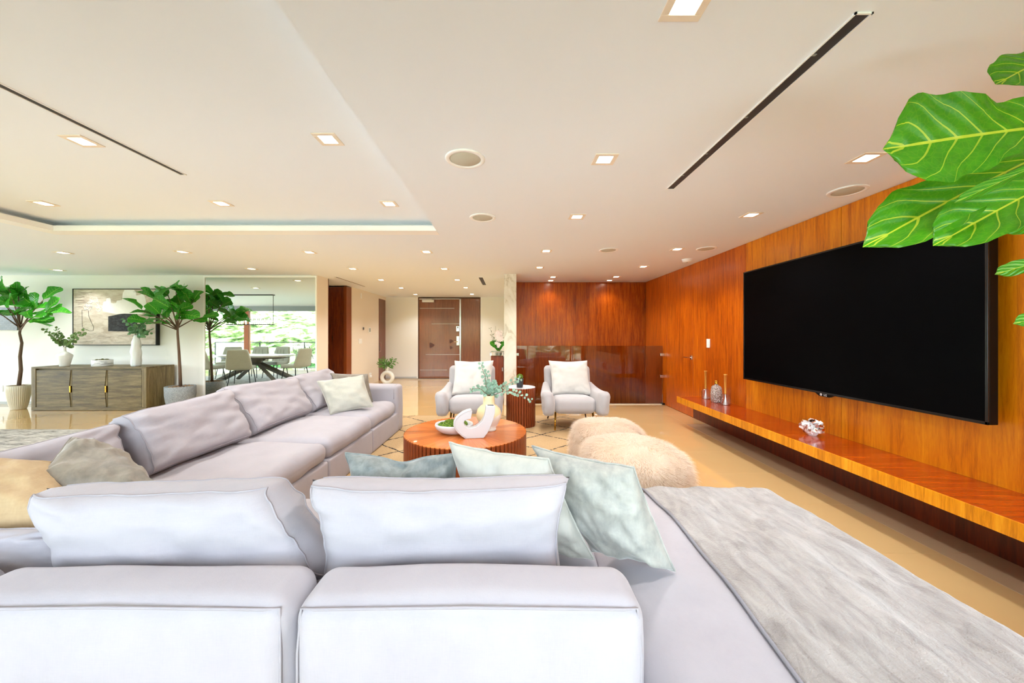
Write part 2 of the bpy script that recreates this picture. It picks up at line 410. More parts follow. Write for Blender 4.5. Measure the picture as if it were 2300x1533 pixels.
for (pa, pb, py) in ((944, 1021, 692), (970, 1033, 727), (957, 1034, 795.5), (944, 1005, 830)):
    MB().box(exx(pa), exx(pb), YE-.049, YE-.044, ez(py)-.006, ez(py)+.006).build('steel_inlay', plain('satin_inlay', (196, 184, 172), .4, .4) if 'satin_inlay' not in bpy.data.materials else bpy.data.materials['satin_inlay'], ed)
hd = MB().chamfer(exx(1026), exx(1032), YE-.07, YE-.045, ez(775), ez(754.5), .004); hd.tube([(exx(1029), YE-.06, ez(767)), (exx(1029), YE-.11, ez(767)), (exx(1021), YE-.11, ez(767))], .014, 8)
hd.build('lever_handle', M_chrome, ed)
MB().chamfer(exx(1025.5), exx(1032), YE-.075, YE-.045, ez(744), ez(732), .004).build('keypad_lock', M_chrome, ed)
MB().box(exx(1028), exx(1030), YE-.078, YE-.074, ez(737), ez(733)).build('keypad_screen', M_black, ed)
cl = MB().chamfer(exx(950), exx(976), YE-.12, YE-.05, ez(679), ez(674), .006); cl.box(exx(944), exx(972), YE-.14, YE-.12, ez(673), ez(671.5)); cl.build('door_closer', M_plastic, ed)
tr = MB(); tr.box(-2.735, -2.70, YE-.03, YE, 0, H); tr.box(-.86, -.83, YE-.03, YE, 0, H); struct('trim_2', tr, M_trimwhite)
# timber leaf seen through the hall opening, and the dark door at the end of the hall
d3 = struct('door_3', MB().chamfer(-4.75, -3.72, 8.14, 8.18, .01, H-.03, .003), M_darkdoor)
MB().chamfer(-3.72, -3.655, 8.12, 8.38, .0, H-.02, .003).build('door_jamb', plain('jamb_mahogany', (134, 62, 16), .3), d3)  # jamb has one even mahogany colour
d4 = struct('door_4', MB().box(-3.70, -3.665, 10.1, YE, 0, 2.3), M_darkdoor)
h4 = MB().tube([(-3.64, 10.16, .82), (-3.62, 10.16, .82), (-3.62, 10.16, 1.08), (-3.64, 10.16, 1.08)], .01, 6); h4.build('pull_handle', M_chrome, d4)
MB().box(-3.7, -3.57, 7.13, 7.155, 0, H).build('opening_trim', M_darkdoor, bpy.data.objects['wall_pier'])
b = MB(); b.chamfer(XL, -3.6, YW-.014, YW, 0, .05, .003); struct('baseboard_left', b, plain('grey_base', (176, 180, 178), .5))
b = MB(); b.chamfer(-3.64, -2.74, YE-.014, YE, 0, .05, .003); b.chamfer(-.82, -.01, YE-.014, YE, 0, .05, .003); struct('baseboard_entry', b, plain('grey_base_2', (196, 198, 200), .5))
# slim dark edge of the wall opening beside the column
struct('trim_3', MB().box(-.112, -.09, 7.2, 7.24, .92, 2.05), M_black)
# window wall behind the camera, balcony and hillside, all seen in the big mirror
w = MB(); w.box(XL, XR, YF-.1, YF, 2.2, H); w.box(XL, XR, YF-.1, YF, -.1, .012); struct('wall_front', w, M_shade)
mxs = [XL, -10.2, -7.08, -3.96, -.84, XR]
for k, x in enumerate(mxs):
    struct('trim_%d' % (10+k), MB().chamfer(x-.09, x+.09, YF-.12, YF+.0, .012, 2.2, .004), M_orange)
for k, (a, b_) in enumerate(zip(mxs, mxs[1:])):
    struct('window_%d' % (k+1), MB().box(a+.09, b_-.09, YF-.056, YF-.048, .012, 2.2), M_wglass)
struct('floor_balcony', MB().box(XL-1, XR+1, -2.9, YF-.1, -.25, -.03), plain('pale_paving', (206, 206, 204), .7))
turf = MB()
rt = random.Random(3)
turf.box(XL, -5.2, -2.75, -1.05, -.03, -.012)
for k in range(7000):
    x = rt.uniform(-12.6, -6.5); y = rt.uniform(-2.74, -1.06); a = rt.uniform(0, 6.28); h = rt.uniform(.02, .045); b0 = len(turf.v)
    turf.v += [V((x+.006*math.cos(a), y+.006*math.sin(a), -.012)), V((x-.006*math.cos(a), y-.006*math.sin(a), -.012)), V((x+rt.uniform(-.015, .015), y+rt.uniform(-.015, .015), h))]
    turf.f.append((b0, b0+1, b0+2))
tag(turf.build('grass', plain('turf_green', (54, 118, 44), .8)), 'green turf strip on the balcony outside the windows', 'grass', kind='stuff')
rl = thing('balcony_railing', 'glass balcony railing with a slim dark top rail outside the windows', 'railing', (-5, -2.82, 0))
MB().box(XL, XR, -2.85, -2.81, .93, .96).build('top_rail', M_black, rl)
for k in range(8): MB().box(XL+k*2.0+.02, XL+(k+1)*2.0-.02, -2.835, -2.825, -.05, .93).build('glass_panel', M_wglass, rl)
for k in range(9): MB().box(XL+k*2.0-.015, XL+k*2.0+.015, -2.85, -2.81, -.1, .93).build('post', M_black, rl)
hill = MB(); nx, ny = 90, 50
for j in range(ny+1):
    for i in range(nx+1):
        x = -75+130*i/nx; y = -9-70*j/ny; p = V((x, y, 0))
        z = -5+14.5*(j/ny)**.8+1.6*noise.noise(p*.07)+1.3*noise.noise(p*.33)+.8*abs(noise.noise(p*.9))
        hill.v.append(V((x, y, z)))
for j in range(ny):
    for i in range(nx): q = j*(nx+1)+i; hill.f.append((q, q+1, q+nx+2, q+nx+1))
nh = N('hill_scrub'); oh = nh.obj(); hn = nh.noise(oh, .55, 6, .68)
hill_m = nh.bsdf(nh.ramp(hn, [(.36, s2l((24, 38, 18))), (.47, s2l((72, 86, 52))), (.60, s2l((162, 160, 138)))]), .9, 0, None, Specular_IOR_Level=0.0)
struct('hill', hill, hill_m, True)
# ---------------------------------------------------------------- soft materials
M_linen = fabric('white_linen', (172, 167, 173), (161, 156, 163), .9, 300, .22, .15)
M_piping = plain('linen_piping', (160, 155, 161), .9)
M_chairfab = fabric('dove_velvet', (176, 171, 172), (162, 157, 158), .7, 200, .1, .5)
M_ivory = fabric('ivory_velvet', (214, 210, 204), (200, 196, 190), .75, 160, .15, .4)
M_silver = velvet('silver_velvet', (164, 163, 156), (126, 129, 126), 16)
M_pale = velvet('pale_velvet', (180, 178, 170), (160, 159, 151), 7)
M_steel = velvet('steel_velvet', (134, 140, 138), (78, 86, 87), 14)
M_taupe = velvet('taupe_velvet', (138, 128, 114), (98, 90, 80), 12)
M_camel = fabric('camel_linen', (190, 164, 126), (160, 132, 94), .8, 120, .3, .2, 5, .8)
M_sage = fabric('sage_velvet', (184, 182, 170), (164, 163, 150), .75, 120, .2, .4)

# ---------------------------------------------------------------- rugs
def rug_mat():
    n = N('diamond_rug'); o = n.obj(); x, y, z = n.sep(o)
    wob = n.noise(o, 2.2, 3); x2 = n.math('ADD', x, n.math('MULTIPLY', n.math('SUBTRACT', wob, .5), .12))
    A, B = .40, .33
    a = n.math('ADD', n.math('DIVIDE', x2, A*2), n.math('DIVIDE', y, B*2)); b = n.math('SUBTRACT', n.math('DIVIDE', x2, A*2), n.math('DIVIDE', y, B*2))
    def line(t): return n.math('ABSOLUTE', n.math('SUBTRACT', n.math('FRACT', t), .5))
    d = n.math('MINIMUM', line(a), line(b))
    dash = n.noise(o, 34, 2)
    m = n.math('LESS_THAN', n.math('ADD', d, n.math('MULTIPLY', n.math('SUBTRACT', dash, .5), .07)), .017)
    f = n.noise(o, 60, 3)
    c = n.mix(m, n.mix(f, s2l((172, 140, 98)), s2l((194, 166, 124))), s2l((46, 40, 36)))
    return n.bsdf(c, .95, 0, n.bump(f, .6, .015))
rg = MB().soft(-2.35, 1.22, 1.35, 5.72, 0, .018, .008, 2, 24, wr=.004, wf=9)
tag(rg.build('area_rug', rug_mat(), None, True), 'cream pile rug with dashed black diamond lines under the coffee table', 'rug')
ng = N('grey_weave'); og = ng.obj(); gg = ng.noise(ng.mapped(og, (3, 14, 1)), 1.5, 5, .65, 1.5)
M_grug = ng.bsdf(ng.ramp(gg, [(.38, s2l((120, 116, 110))), (.6, s2l((206, 202, 194)))]), .95, 0, ng.bump(gg, .4, .01))
tag(MB().soft(-9.3, -5.15, 1.7, 4.9, 0, .014, .006, 2, 10).build('dining_rug', M_grug, None, True), 'grey streaked flat rug on the tiles behind the sectional sofa', 'rug')

# ---------------------------------------------------------------- sectional sofa: seven modules
ST, ZB = .43, .622
def module(label, x0, x1, y0, y1, back=None, arm=None, seat=None, top=ST, corner=False):
    """back: (x0,x1,y0,y1) boxes; seat: cushion rectangle"""
    t = thing('sofa_module', label, 'sofa', ((x0+x1)/2, (y0+y1)/2, 0), 'modules of the white sectional sofa')
    MB().soft(x0+.006, x1-.006, y0+.006, y1-.006, .0195, .27, .02, 3, 4, wr=.003, seed=x0).build('base', M_linen, t, True)
    sx0, sx1, sy0, sy1 = seat
    MB().soft(sx0+.004, sx1-.004, sy0+.004, sy1-.004, .262, top, .07, 4, 14, bulge=(.012, .012, .028), wr=.016, wf=5, seed=x0*3).build('seat_cushion', M_linen, t, True)
    rim = .345
    for b in (back or []):
        bx0, bx1, by0, by1 = b
        MB().soft(bx0+.004, bx1-.004, by0+.003, by1-.003, .0195, ZB, .055, 6, 10, bulge=(.006, .006, .014), wr=.006, wf=4, seed=y0).build('back', M_linen, t, True)
        z = ZB-.012
        if bx1-bx0 > by1-by0:
            e1, e2, zz_ = .0168, .0235, ZB-.0125; MB().tube([(bx0+e1, by0+e1, .05), (bx0+e1, by0+e1, .5), (bx0+e2, by0+e2, ZB-.017), (bx0+.06, by0+.0135, zz_), ((bx0+bx1)/2, by0+.0085, zz_+.009), (bx1-.06, by0+.0135, zz_), (bx1-e2, by0+e2, ZB-.017), (bx1-e1, by0+e1, .5), (bx1-e1, by0+e1, .05)], .0035, 6).build('seam', M_piping, t, True)
        else:
            MB().tube([(bx1-.012, by0+.03, z-.002), (bx1-.008, (by0+by1)/2, z+.002), (bx1-.012, by1-.03, z-.002)], .004, 6).build('seam', M_piping, t, True)
    if arm:
        MB().soft(*arm, .0195, ZB, .05, 5, 8, bulge=(.006, .006, .01), wr=.006, wf=4).build('arm', M_linen, t, True)
        ax0, ax1, ay0, ay1 = arm
        MB().tube([(ax1-.05, ay0-.002, .45), (ax1-.05, ay0, .57), (ax1-.05, ay0+.03, ZB-.004), (ax1-.05, ay0+.12, ZB+.004)], .004, 6).build('seam', M_piping, t, True)
    return t
nb0, nb1 = .885, 1.085
module('sofa module next to the chaise with its broad plain back turned to the windows', -.545, .343, nb0, 1.95, [(-.545, .343, nb0, nb1)], None, (-.545, .343, nb1, 1.95))
module('sofa module with its plain back to the windows, between the corner and the chaise neighbour', -1.455, -.553, nb0, 1.95, [(-1.455, -.553, nb0, nb1)], None, (-1.455, -.553, nb1, 1.95))
module('corner sofa module heaped with taupe and camel cushions', -2.5, -1.462, nb0, 1.95, [(-2.5, -1.462, nb0, nb1), (-2.5, -2.3, nb1, 1.95)], None, (-2.3, -1.462, nb1, 1.95))
module('sofa module of the long row beside the corner, no throw pillow on it', -2.5, -1.46, 1.957, 2.945, [(-2.5, -2.3, 1.957, 2.945)], None, (-2.3, -1.46, 1.957, 2.945))
module('middle sofa module of the long row facing the coffee table', -2.5, -1.46, 2.952, 3.885, [(-2.5, -2.3, 2.952, 3.885)], None, (-2.3, -1.46, 2.952, 3.885))
module('sofa module with the only armrest, at the far end of the long row', -2.5, -1.46, 3.892, 4.98, [(-2.5, -2.3, 3.892, 4.72)], (-2.5, -1.46, 4.72, 4.98), (-2.3, -1.47, 3.892, 4.715))
t = thing('sofa_module', 'backless chaise module of the white sofa half covered by the fur throw', 'sofa', (.9, 1.35, 0), 'modules of the white sectional sofa')
CX0, CX1, CY0, CY1 = .353, 1.43, .72, 2.02
MB().soft(CX0+.006, CX1-.006, CY0+.01, CY1-.01, .0195, .27, .02, 3, 4).build('base', M_linen, t, True)
def chaise_z(x, y):
    u = (x-(CX0+CX1)/2)/((CX1-CX0)/2); v = (y-(CY0+CY1)/2)/((CY1-CY0)/2)
    return .435+.03*max(0, 1-u*u)*max(0, 1-v*v)+.012*noise.noise(V((x*4, y*4, 5)))
def chaise_fn(p):
    if p.z > .34: p.z += (chaise_z(p.x, p.y)-.435)*min(1, (p.z-.34)/.09)
    return p
MB().soft(CX0+.004, CX1-.004, CY0+.004, CY1-.004, .262, .435, .08, 5, 16, bulge=(.015, .015, 0), fn=chaise_fn).build('seat_cushion', M_linen, t, True)

# back cushions (loose) : corners TL TR BR BL as seen from the camera side
BC = 'loose back cushions of the sofa'
def bcush(label, corners, th=.12, **kw): return pillow('back_cushion', label, 'cushion', M_linen, corners, th, M_piping, BC, **{**dict(p=6, e=.30, pinch=.04, wr=.012, welt=1), **kw})
bcush('white back cushion standing behind the sofa back beside the chaise, sagging in the middle', [(-.675, 1.24, .795), (.205, 1.24, .805), (.19, 1.215, .43), (-.61, 1.215, .43)], .105, seed=1, pinch=.085)
bcush('white back cushion slumped sideways behind the sofa back next to the corner', [(-1.60, 1.25, .76), (-.79, 1.25, .785), (-.575, 1.22, .50), (-1.40, 1.22, .44)], .12, seed=2.2, pinch=.02)
bcush('white back cushion of the corner module, leaning behind the camel pillow', [(-2.36, 1.15, .73), (-2.33, 2.12, .76), (-2.2, 2.08, .44), (-2.18, 1.15, .44)], .11, seed=3.1)
bcush('rumpled white cushion lying low in the sofa corner under the camel pillow', [(-2.28, 1.30, .585), (-1.50, 1.30, .60), (-1.42, 1.20, .44), (-2.28, 1.2, .44)], .10, seed=4.4, wr=.02)
bcush('large white back cushion of the long row, beside the corner', [(-2.31, 2.11, .80), (-2.35, 2.98, .825), (-2.12, 2.94, .45), (-2.14, 2.12, .45)], .115, seed=5.3)
bcush('white back cushion in the middle of the long sofa row', [(-2.46, 3.03, .82), (-2.36, 3.93, .80), (-2.14, 3.88, .45), (-2.14, 3.02, .45)], .115, seed=6.6)
bcush('white back cushion at the far end of the long row behind two pillows', [(-2.46, 3.92, .80), (-2.36, 4.68, .83), (-2.14, 4.66, .45), (-2.14, 3.95, .45)], .115, seed=7.7)
# throw pillows
def tp(label, mat, corners, th, **kw): return pillow('throw_pillow', label, 'pillow', mat, corners, th, None, None, **kw)
tp('steel grey velvet pillow with a chopped dent leaning behind the sagging white cushion', M_steel, [P(778, 1016, 1.50), P(1026, 1018, 1.50), (-.18, 1.42, .45), (-.62, 1.42, .45)], .085, seed=1.5, chop=.06, wr=.02, pinch=.09, n=36)
tp('pale velvet pillow, the middle of three pillows behind the sagging white cushion', M_pale, [P(1008, 994, 1.47), P(1232, 1030, 1.34), P(1334, 1256, 1.345), (-.12, 1.46, .46)], .09, seed=2.5, wr=.013, pinch=.05, n=34)
tp('silver grey velvet pillow tipped onto the chaise, largest of the grey pillows', M_silver, [P(1196, 1000, 1.50), P(1424, 1048, 1.30), P(1516, 1280, 1.265), P(1330, 1236, 1.40)], .095, seed=3.5, wr=.012, pinch=.06, n=36)
tp('taupe grey velvet pillow with a peaked corner propped in the sofa corner', M_taupe, [P(160, 982, 1.70), P(268, 1030, 1.86), P(372, 1104, 1.62), P(40, 1118, 1.44)], .08, seed=4.5, wr=.012, pinch=.05, p=3)
tp('camel coloured slubbed pillow in the sofa corner', M_camel, [(-2.27, 1.42, .80), P(122, 1040, 1.60), P(165, 1195, 1.36), (-2.15, 1.36, .48)], .12, seed=5.5, wr=.016, pinch=-.07)
tp('pale sage velvet pillow leaning at the armrest end of the long row', M_sage, [P(712, 856, 4.1), P(815, 842, 4.25), P(838, 912, 4.12), P(742, 930, 3.92)], .085, seed=6.5, wr=.014)
tp('dark olive taupe pillow hidden behind the pale sage pillow by the armrest', M_taupe, [P(742, 838, 4.52), P(826, 840, 4.56), P(838, 902, 4.5), P(757, 905, 4.48)], .07, seed=7.5)

# fur throw on the chaise
def throw_pt(a, b):
    """a across from the inner edge over the outer side, b along"""
    y = .70+1.36*b; x = .70+.035*math.sin(b*2.6-.3)+.9*a; dz = 0
    base = chaise_z(min(x, CX1), min(max(y, CY0), CY1))+.020
    ez_ = 0
    if x > CX1-.06: k = x-(CX1-.06); ang = min(k/.10, 1.35); x = CX1-.06+.088*math.sin(ang); ez_ = .085*(1-math.cos(ang))+max(0, k-.135)*.95; x += max(0, k-.135)*.12
    if y > CY1-.05: k = y-(CY1-.05); ez_ += k*k*6; y = CY1-.05+k*.8
    w = .012*noise.noise(V((x*9+ez_*5, y*1.6, 2)))+.008*noise.noise(V((x*17, y*3.5, 8)))+.004*noise.noise(V((x*30, y*22, 4)))
    ed = min(1, a*12, b*14, (1-b)*14)
    return V((x, y, base-ez_+w*ed+.006*ed-.010*(1-ed)))
na, nbb = 70, 90
mb = MB()
for i in range(na+1):
    for j in range(nbb+1): mb.v.append(throw_pt(i/na, j/nbb))
for i in range(na):
    for j in range(nbb): q = i*(nbb+1)+j; mb.f.append((q, q+nbb+1, q+nbb+2, q+1))
nf = N('throw_fur'); of = nf.obj(); f1 = nf.noise(nf.mapped(of, (22, 7, 14)), 1, 5, .62, .8); f2 = nf.noise(of, 130, 3, .6)
M_throw = nf.bsdf(nf.ramp(f1, [(.3, s2l((122, 113, 110))), (.5, s2l((148, 140, 136))), (.7, s2l((168, 161, 157)))]), .9, 0, nf.bump(nf.math('ADD', nf.math('MULTIPLY', f1, .8), nf.math('MULTIPLY', f2, .7)), .55, .012), Sheen_Weight=.5)
tt = thing('fur_throw', 'pale grey faux fur throw draped over the chaise and its outer side', 'blanket', (1.1, 1.38, .45))
to = mb.build('pile', M_throw, tt, True); sm = to.modifiers.new('thick', 'SOLIDIFY'); sm.thickness = .018; sm.offset = -1
MB().tube([throw_pt(0, j/60)+V((-.004, 0, .0)) for j in range(61)], .006, 6).build('hem', plain('throw_hem', (140, 138, 146), .8), tt, True)

# ---------------------------------------------------------------- sheepskin poufs
M_fur = None
nfu = N('sheepskin'); hfu = nfu.noise(nfu.obj(), 9, 4); cfu = nfu.mix(hfu, s2l((234, 219, 202)), s2l((248, 241, 232))); bfu = nfu.n.new('ShaderNodeBsdfPrincipled'); nfu.set(bfu.inputs['Base Color'], cfu); nfu.set(bfu.inputs['Roughness'], .8)
trf = nfu.add('ShaderNodeBsdfTranslucent', i_Color=cfu); mxf = nfu.add('ShaderNodeMixShader', i_0=.5, i_1=bfu.outputs[0], i_2=trf.outputs[0]); nfu.t.links.new(mxf.outputs[0], nfu.out.inputs[0]); M_fur = nfu.m
M_furbase = plain('sheepskin_root', (226, 208, 186), .95, bump=(60, .5))
def pouf(label, cx, cy, rx, ry, h, seed):
    t = thing('pouf', label, 'pouf', (cx, cy, .018), 'long-haired sheepskin poufs')
    R_ = random.Random(seed)
    def surf(u, w):
        """u angle, w 0 bottom rim .. 1 top centre"""
        if w < .5: k = w/.5; r = .93+.10*math.sin(k*math.pi); z = h*.80*k
        else:
            k = (w-.5)/.5; a = k*math.pi/2; r = (1-k)**.8*.93 if k > .25 else .93*(1-.35*k*k*2.6); r = .93*math.cos(a)**.62; z = h*(.80+.20*math.sin(a)**.9)
        e = 3.0; c, s_ = math.cos(u), math.sin(u); sup = (abs(c)**e+abs(s_)**e)**(-1/e)
        rr = r*sup*(1+.03*noise.noise(V((c*1.5, s_*1.5, seed))))
        return V((cx+rx*rr*c, cy+ry*rr*s_, .02+z+.012*noise.noise(V((c*2, s_*2, seed+w*3)))))
    mb = MB(); nu, nw = 40, 20
    for j in range(nw+1):
        for i in range(nu): mb.v.append(surf(2*math.pi*i/nu, j/nw))
    for j in range(nw):
        for i in range(nu): i2 = (i+1) % nu; mb.f.append((j*nu+i, j*nu+i2, (j+1)*nu+i2, (j+1)*nu+i))
    mb.build('body', M_furbase, t, True)
    fb = MB()
    for k in range(22000):
        w = R_.random()**.9; u = R_.random()*2*math.pi
        if w > .8 and R_.random() < (w-.8)*3.0: continue
        p = surf(u, w); du = surf(u+.02, w)-p; dw = surf(u, min(1, w+.02))-surf(u, max(0, w-.02)); n_ = du.cross(dw)
        if n_.length < 1e-9: continue
        n_.normalize(); out = V((math.cos(u), math.sin(u), 0)); side = du.normalized()
        L = R_.uniform(.045, .085); fl_ = V((noise.noise(p*5), noise.noise(p*5+V((9, 0, 0))), 0))*.7
        d1 = (n_*1.0+fl_*.6+V((R_.uniform(-.4, .4), R_.uniform(-.4, .4), R_.uniform(-.1, .3)))).normalized()
        d2 = (d1*.6+out*.35+fl_+V((0, 0, -.55))).normalized(); wd = side*R_.uniform(.0012, .0022)
        a = p+d1*L*.5; b = a+d2*L*.55; q = len(fb.v)
        if b.z < .02: b.z = .02
        fb.v += [p-wd, p+wd, a-wd*.8, a+wd*.8, b]; fb.f += [(q, q+1, q+3, q+2), (q+2, q+3, q+4)]
    me = bpy.data.meshes.new('fur'); me.from_pydata([tuple(v) for v in fb.v], [], fb.f); me.materials.append(M_fur)
    tag(link('fur', me, t), kind='stuff')
pouf('white sheepskin pouf in front of the armchair, the one farther from the chaise', .95, 3.52, .31, .36, .385, 11)
pouf('cream sheepskin pouf pushed up close beyond the chaise end', .95, 2.80, .36, .40, .40, 23)

# ---------------------------------------------------------------- fluted tables
M_slat = wood('walnut_slat', (84, 32, 10), (140, 62, 22), (178, 92, 38), 'Z', 'X', .043, .3, 4)
def radial_mat():
    n = N('sunburst_veneer'); o = n.obj(); x, y, z = n.sep(n.mapped(o, loc=(.415, -3.45, 0)))
    a = n.math('ARCTAN2', y, x); sid = n.math('FLOOR', n.math('MULTIPLY', a, 24/(2*math.pi)))
    wn = n.add('ShaderNodeTexWhiteNoise', noise_dimensions='1D', i_1=sid)
    g = n.noise(n.add('ShaderNodeCombineXYZ', i_0=n.math('MULTIPLY', a, 45), i_1=n.math('MULTIPLY', n.math('SQRT', n.math('ADD', n.math('MULTIPLY', x, x), n.math('MULTIPLY', y, y))), 3)).outputs[0], 1, 5, .6)
    f = n.math('ADD', g, n.math('MULTIPLY', n.math('SUBTRACT', wn.outputs[0], .5), .4))
    return n.bsdf(n.ramp(f, [(.2, s2l((150, 72, 22))), (.5, s2l((196, 106, 42))), (.85, s2l((220, 136, 66)))]), .22, 0, None, Coat_Weight=.2)
def fluted(name, label, cx, cy, R, zt, ns, topmat, z0=.02, depth=.018):
    t = thing(name, label, 'table', (cx, cy, z0))
    MB().lathe([(R-.026, z0+.005), (R-.026, zt-.02)], (cx, cy, 0), ns).build('core', M_darkdoor, t)
    w = 2*math.pi*R/ns*.5*.84
    sm_ = MB().prism([(-w, -.030), (w, -.030), (w*.96, -.006), (w*.55, 0), (-w*.55, 0), (-w*.96, -.006)], z0, zt-.006, 'XY').mesh('slat', M_slat)
    for k in range(ns):
        a = 2*math.pi*k/ns; o = link('slat', sm_, t)
        o.matrix_basis = Matrix.Translation((cx+R*math.cos(a), cy+R*math.sin(a), 0)) @ Matrix.Rotation(a-math.pi/2, 4, 'Z')
    pts = []
    for k in range(ns):
        for (da, rr) in ((-.46, -.012), (-.28, 0), (.28, 0), (.46, -.012)):
            a = 2*math.pi*(k+da)/ns; pts.append((cx+(R+rr-.001)*math.cos(a), cy+(R+rr-.001)*math.sin(a)))
    MB().prism(pts, zt-.008, zt, 'XY').build('top', topmat, t)
    return t
fluted('coffee_table', 'large round fluted walnut coffee table on the diamond rug', -.415, 3.45, .572, .38, 84, radial_mat())
fluted('side_table', 'small tall fluted side table between the two armchairs', .155, 5.12, .205, .555, 34, plain('pale_stone_top', (222, 222, 224), .08, 0, None, Specular_IOR_Level=.8))

# ---------------------------------------------------------------- armchairs
def armchair(label, x, y, rz):
    t = thing('armchair', label, 'armchair', (0, 0, 0), 'pair of dove grey armchairs')
    def seatfn(p):
        p.z += .035*(-(p.y)/.4)*(1 if p.z > .35 else .3); return p
    MB().soft(-.285, .285, -.40, .30, .235, .425, .085, 5, 8, bulge=(0, 0, .025), fn=seatfn).build('seat', M_chairfab, t, True)
    def backfn(p):
        p.y += (p.z-.3)*.24; return p
    MB().soft(-.345, .345, .20, .33, .25, .82, .06, 5, 8, bulge=(0, .03, 0), fn=backfn).build('backrest', M_chairfab, t, True)
    for s in (-1, 1):
        # side profile of the arm: high at the back, swelling and rolling outward at the front
        ring = []; ny = 16
        mbx = MB()
        for i in range(ny+1):
            k = i/ny; yy = .34-.82*k
            top = .60-.075*k-.05*math.sin(k*math.pi)+.035*math.sin(min(1, k*1.1)*math.pi*.5)*k
            bot = .25-.035*k; off = .30+.055*k+.015*math.sin(k*math.pi); hw = .050+.036*math.sin(min(1, k*1.15)*math.pi/2)
            end = 1.0
            if i == 0: end = .55
            if k > .84: end = math.sqrt(max(.02, 1-((k-.84)/.165)**2))
            zc = (top+bot)/2; hh = (top-bot)/2*(.62+.38*end); hw *= (.5+.5*end)
            n_ = 16; row = []
            for q in range(n_):
                a = 2*math.pi*q/n_; c_, s_ = math.cos(a), math.sin(a); e = .55
                px_ = abs(c_)**e*math.copysign(1, c_)*hw; pz = abs(s_)**e*math.copysign(1, s_)*hh
                lean = .05*(pz/(hh+1e-6))*k
                row.append(len(mbx.v)); mbx.v.append(V((s*(off+px_+.02*math.sin(max(0, pz)*9)), yy, zc+pz)))
            ring.append(row)
        for i in range(ny):
            for q in range(16): q2 = (q+1) % 16; mbx.f.append((ring[i][q], ring[i][q2], ring[i+1][q2], ring[i+1][q]))
        mbx.f.append(tuple(ring[0])); mbx.f.append(tuple(reversed(ring[-1])))
        mbx.build('arm', M_chairfab, t, True)
        MB().tube([(s*.25, -.27, .25), (s*.265, -.33, .018)], [.013, .010], 10).build('front_leg', M_brass, t, True)
        MB().tube([(s*.24, .24, .26), (s*.29, .36, .018)], [.013, .010], 10).build('rear_leg', M_darkbrass, t, True)
    t.location = (x, y, 0); t.rotation_euler = (0, 0, rz)
    return t
armchair('dove grey armchair standing before the smoked glass balustrade, beside the poufs', .865, 5.15, 0)
armchair('dove grey armchair before the entry hall, partly behind the eucalyptus vase', -.55, 5.15, math.radians(3))
pillow('throw_pillow', 'square ivory velvet pillow on the armchair before the glass balustrade', 'pillow', M_ivory, [(.575, 5.36, .905), (1.14, 5.36, .905), (1.16, 5.15, .44), (.60, 5.15, .44)], .095, seed=8.1, pinch=.08)
pillow('throw_pillow', 'square ivory velvet pillow on the armchair before the entry hall', 'pillow', M_ivory, [(-.81, 5.34, .905), (-.245, 5.37, .905), (-.26, 5.16, .44), (-.82, 5.13, .44)], .095, seed=9.3, pinch=.08)
# ---------------------------------------------------------------- recessed lights, speakers, slots
LS = .118
lamp_frame = MB()
for (a, b, c_, d) in ((-LS/2-.012, LS/2+.012, -LS/2-.012, -LS/2+.016), (-LS/2-.012, LS/2+.012, LS/2-.016, LS/2+.012), (-LS/2-.012, -LS/2+.016, -LS/2+.016, LS/2-.016), (LS/2-.016, LS/2+.012, -LS/2+.016, LS/2-.016)):
    lamp_frame.chamfer(a, b, c_, d, -.006, 0, .002)
me_frame = lamp_frame.mesh('trim_ring', M_lampring)
me_lens = MB().box(-LS/2+.016, LS/2-.016, -LS/2+.016, LS/2-.016, -.003, -.0005).mesh('lens', M_lens)
def downlight(px, py, label, z=H, w=None):
    p = ceil_at(px, py, z)
    t = thing('recessed_light', label, 'ceiling light', p, 'square recessed downlights')
    for nm, me in (('trim_ring', me_frame), ('lens', me_lens)):
        o = link(nm, me, t); o.matrix_basis = Matrix.Translation(p)
    ld = bpy.data.lights.new('lamp', 'SPOT'); ld.energy = (w or LAMP_W); ld.color = (1.0, .985, .97); ld.spot_size = math.radians(125); ld.spot_blend = .7; ld.shadow_soft_size = .05
    lo = link('lamp', ld, t); lo.matrix_basis = Matrix.Translation(p+V((0, 0, -.03)))
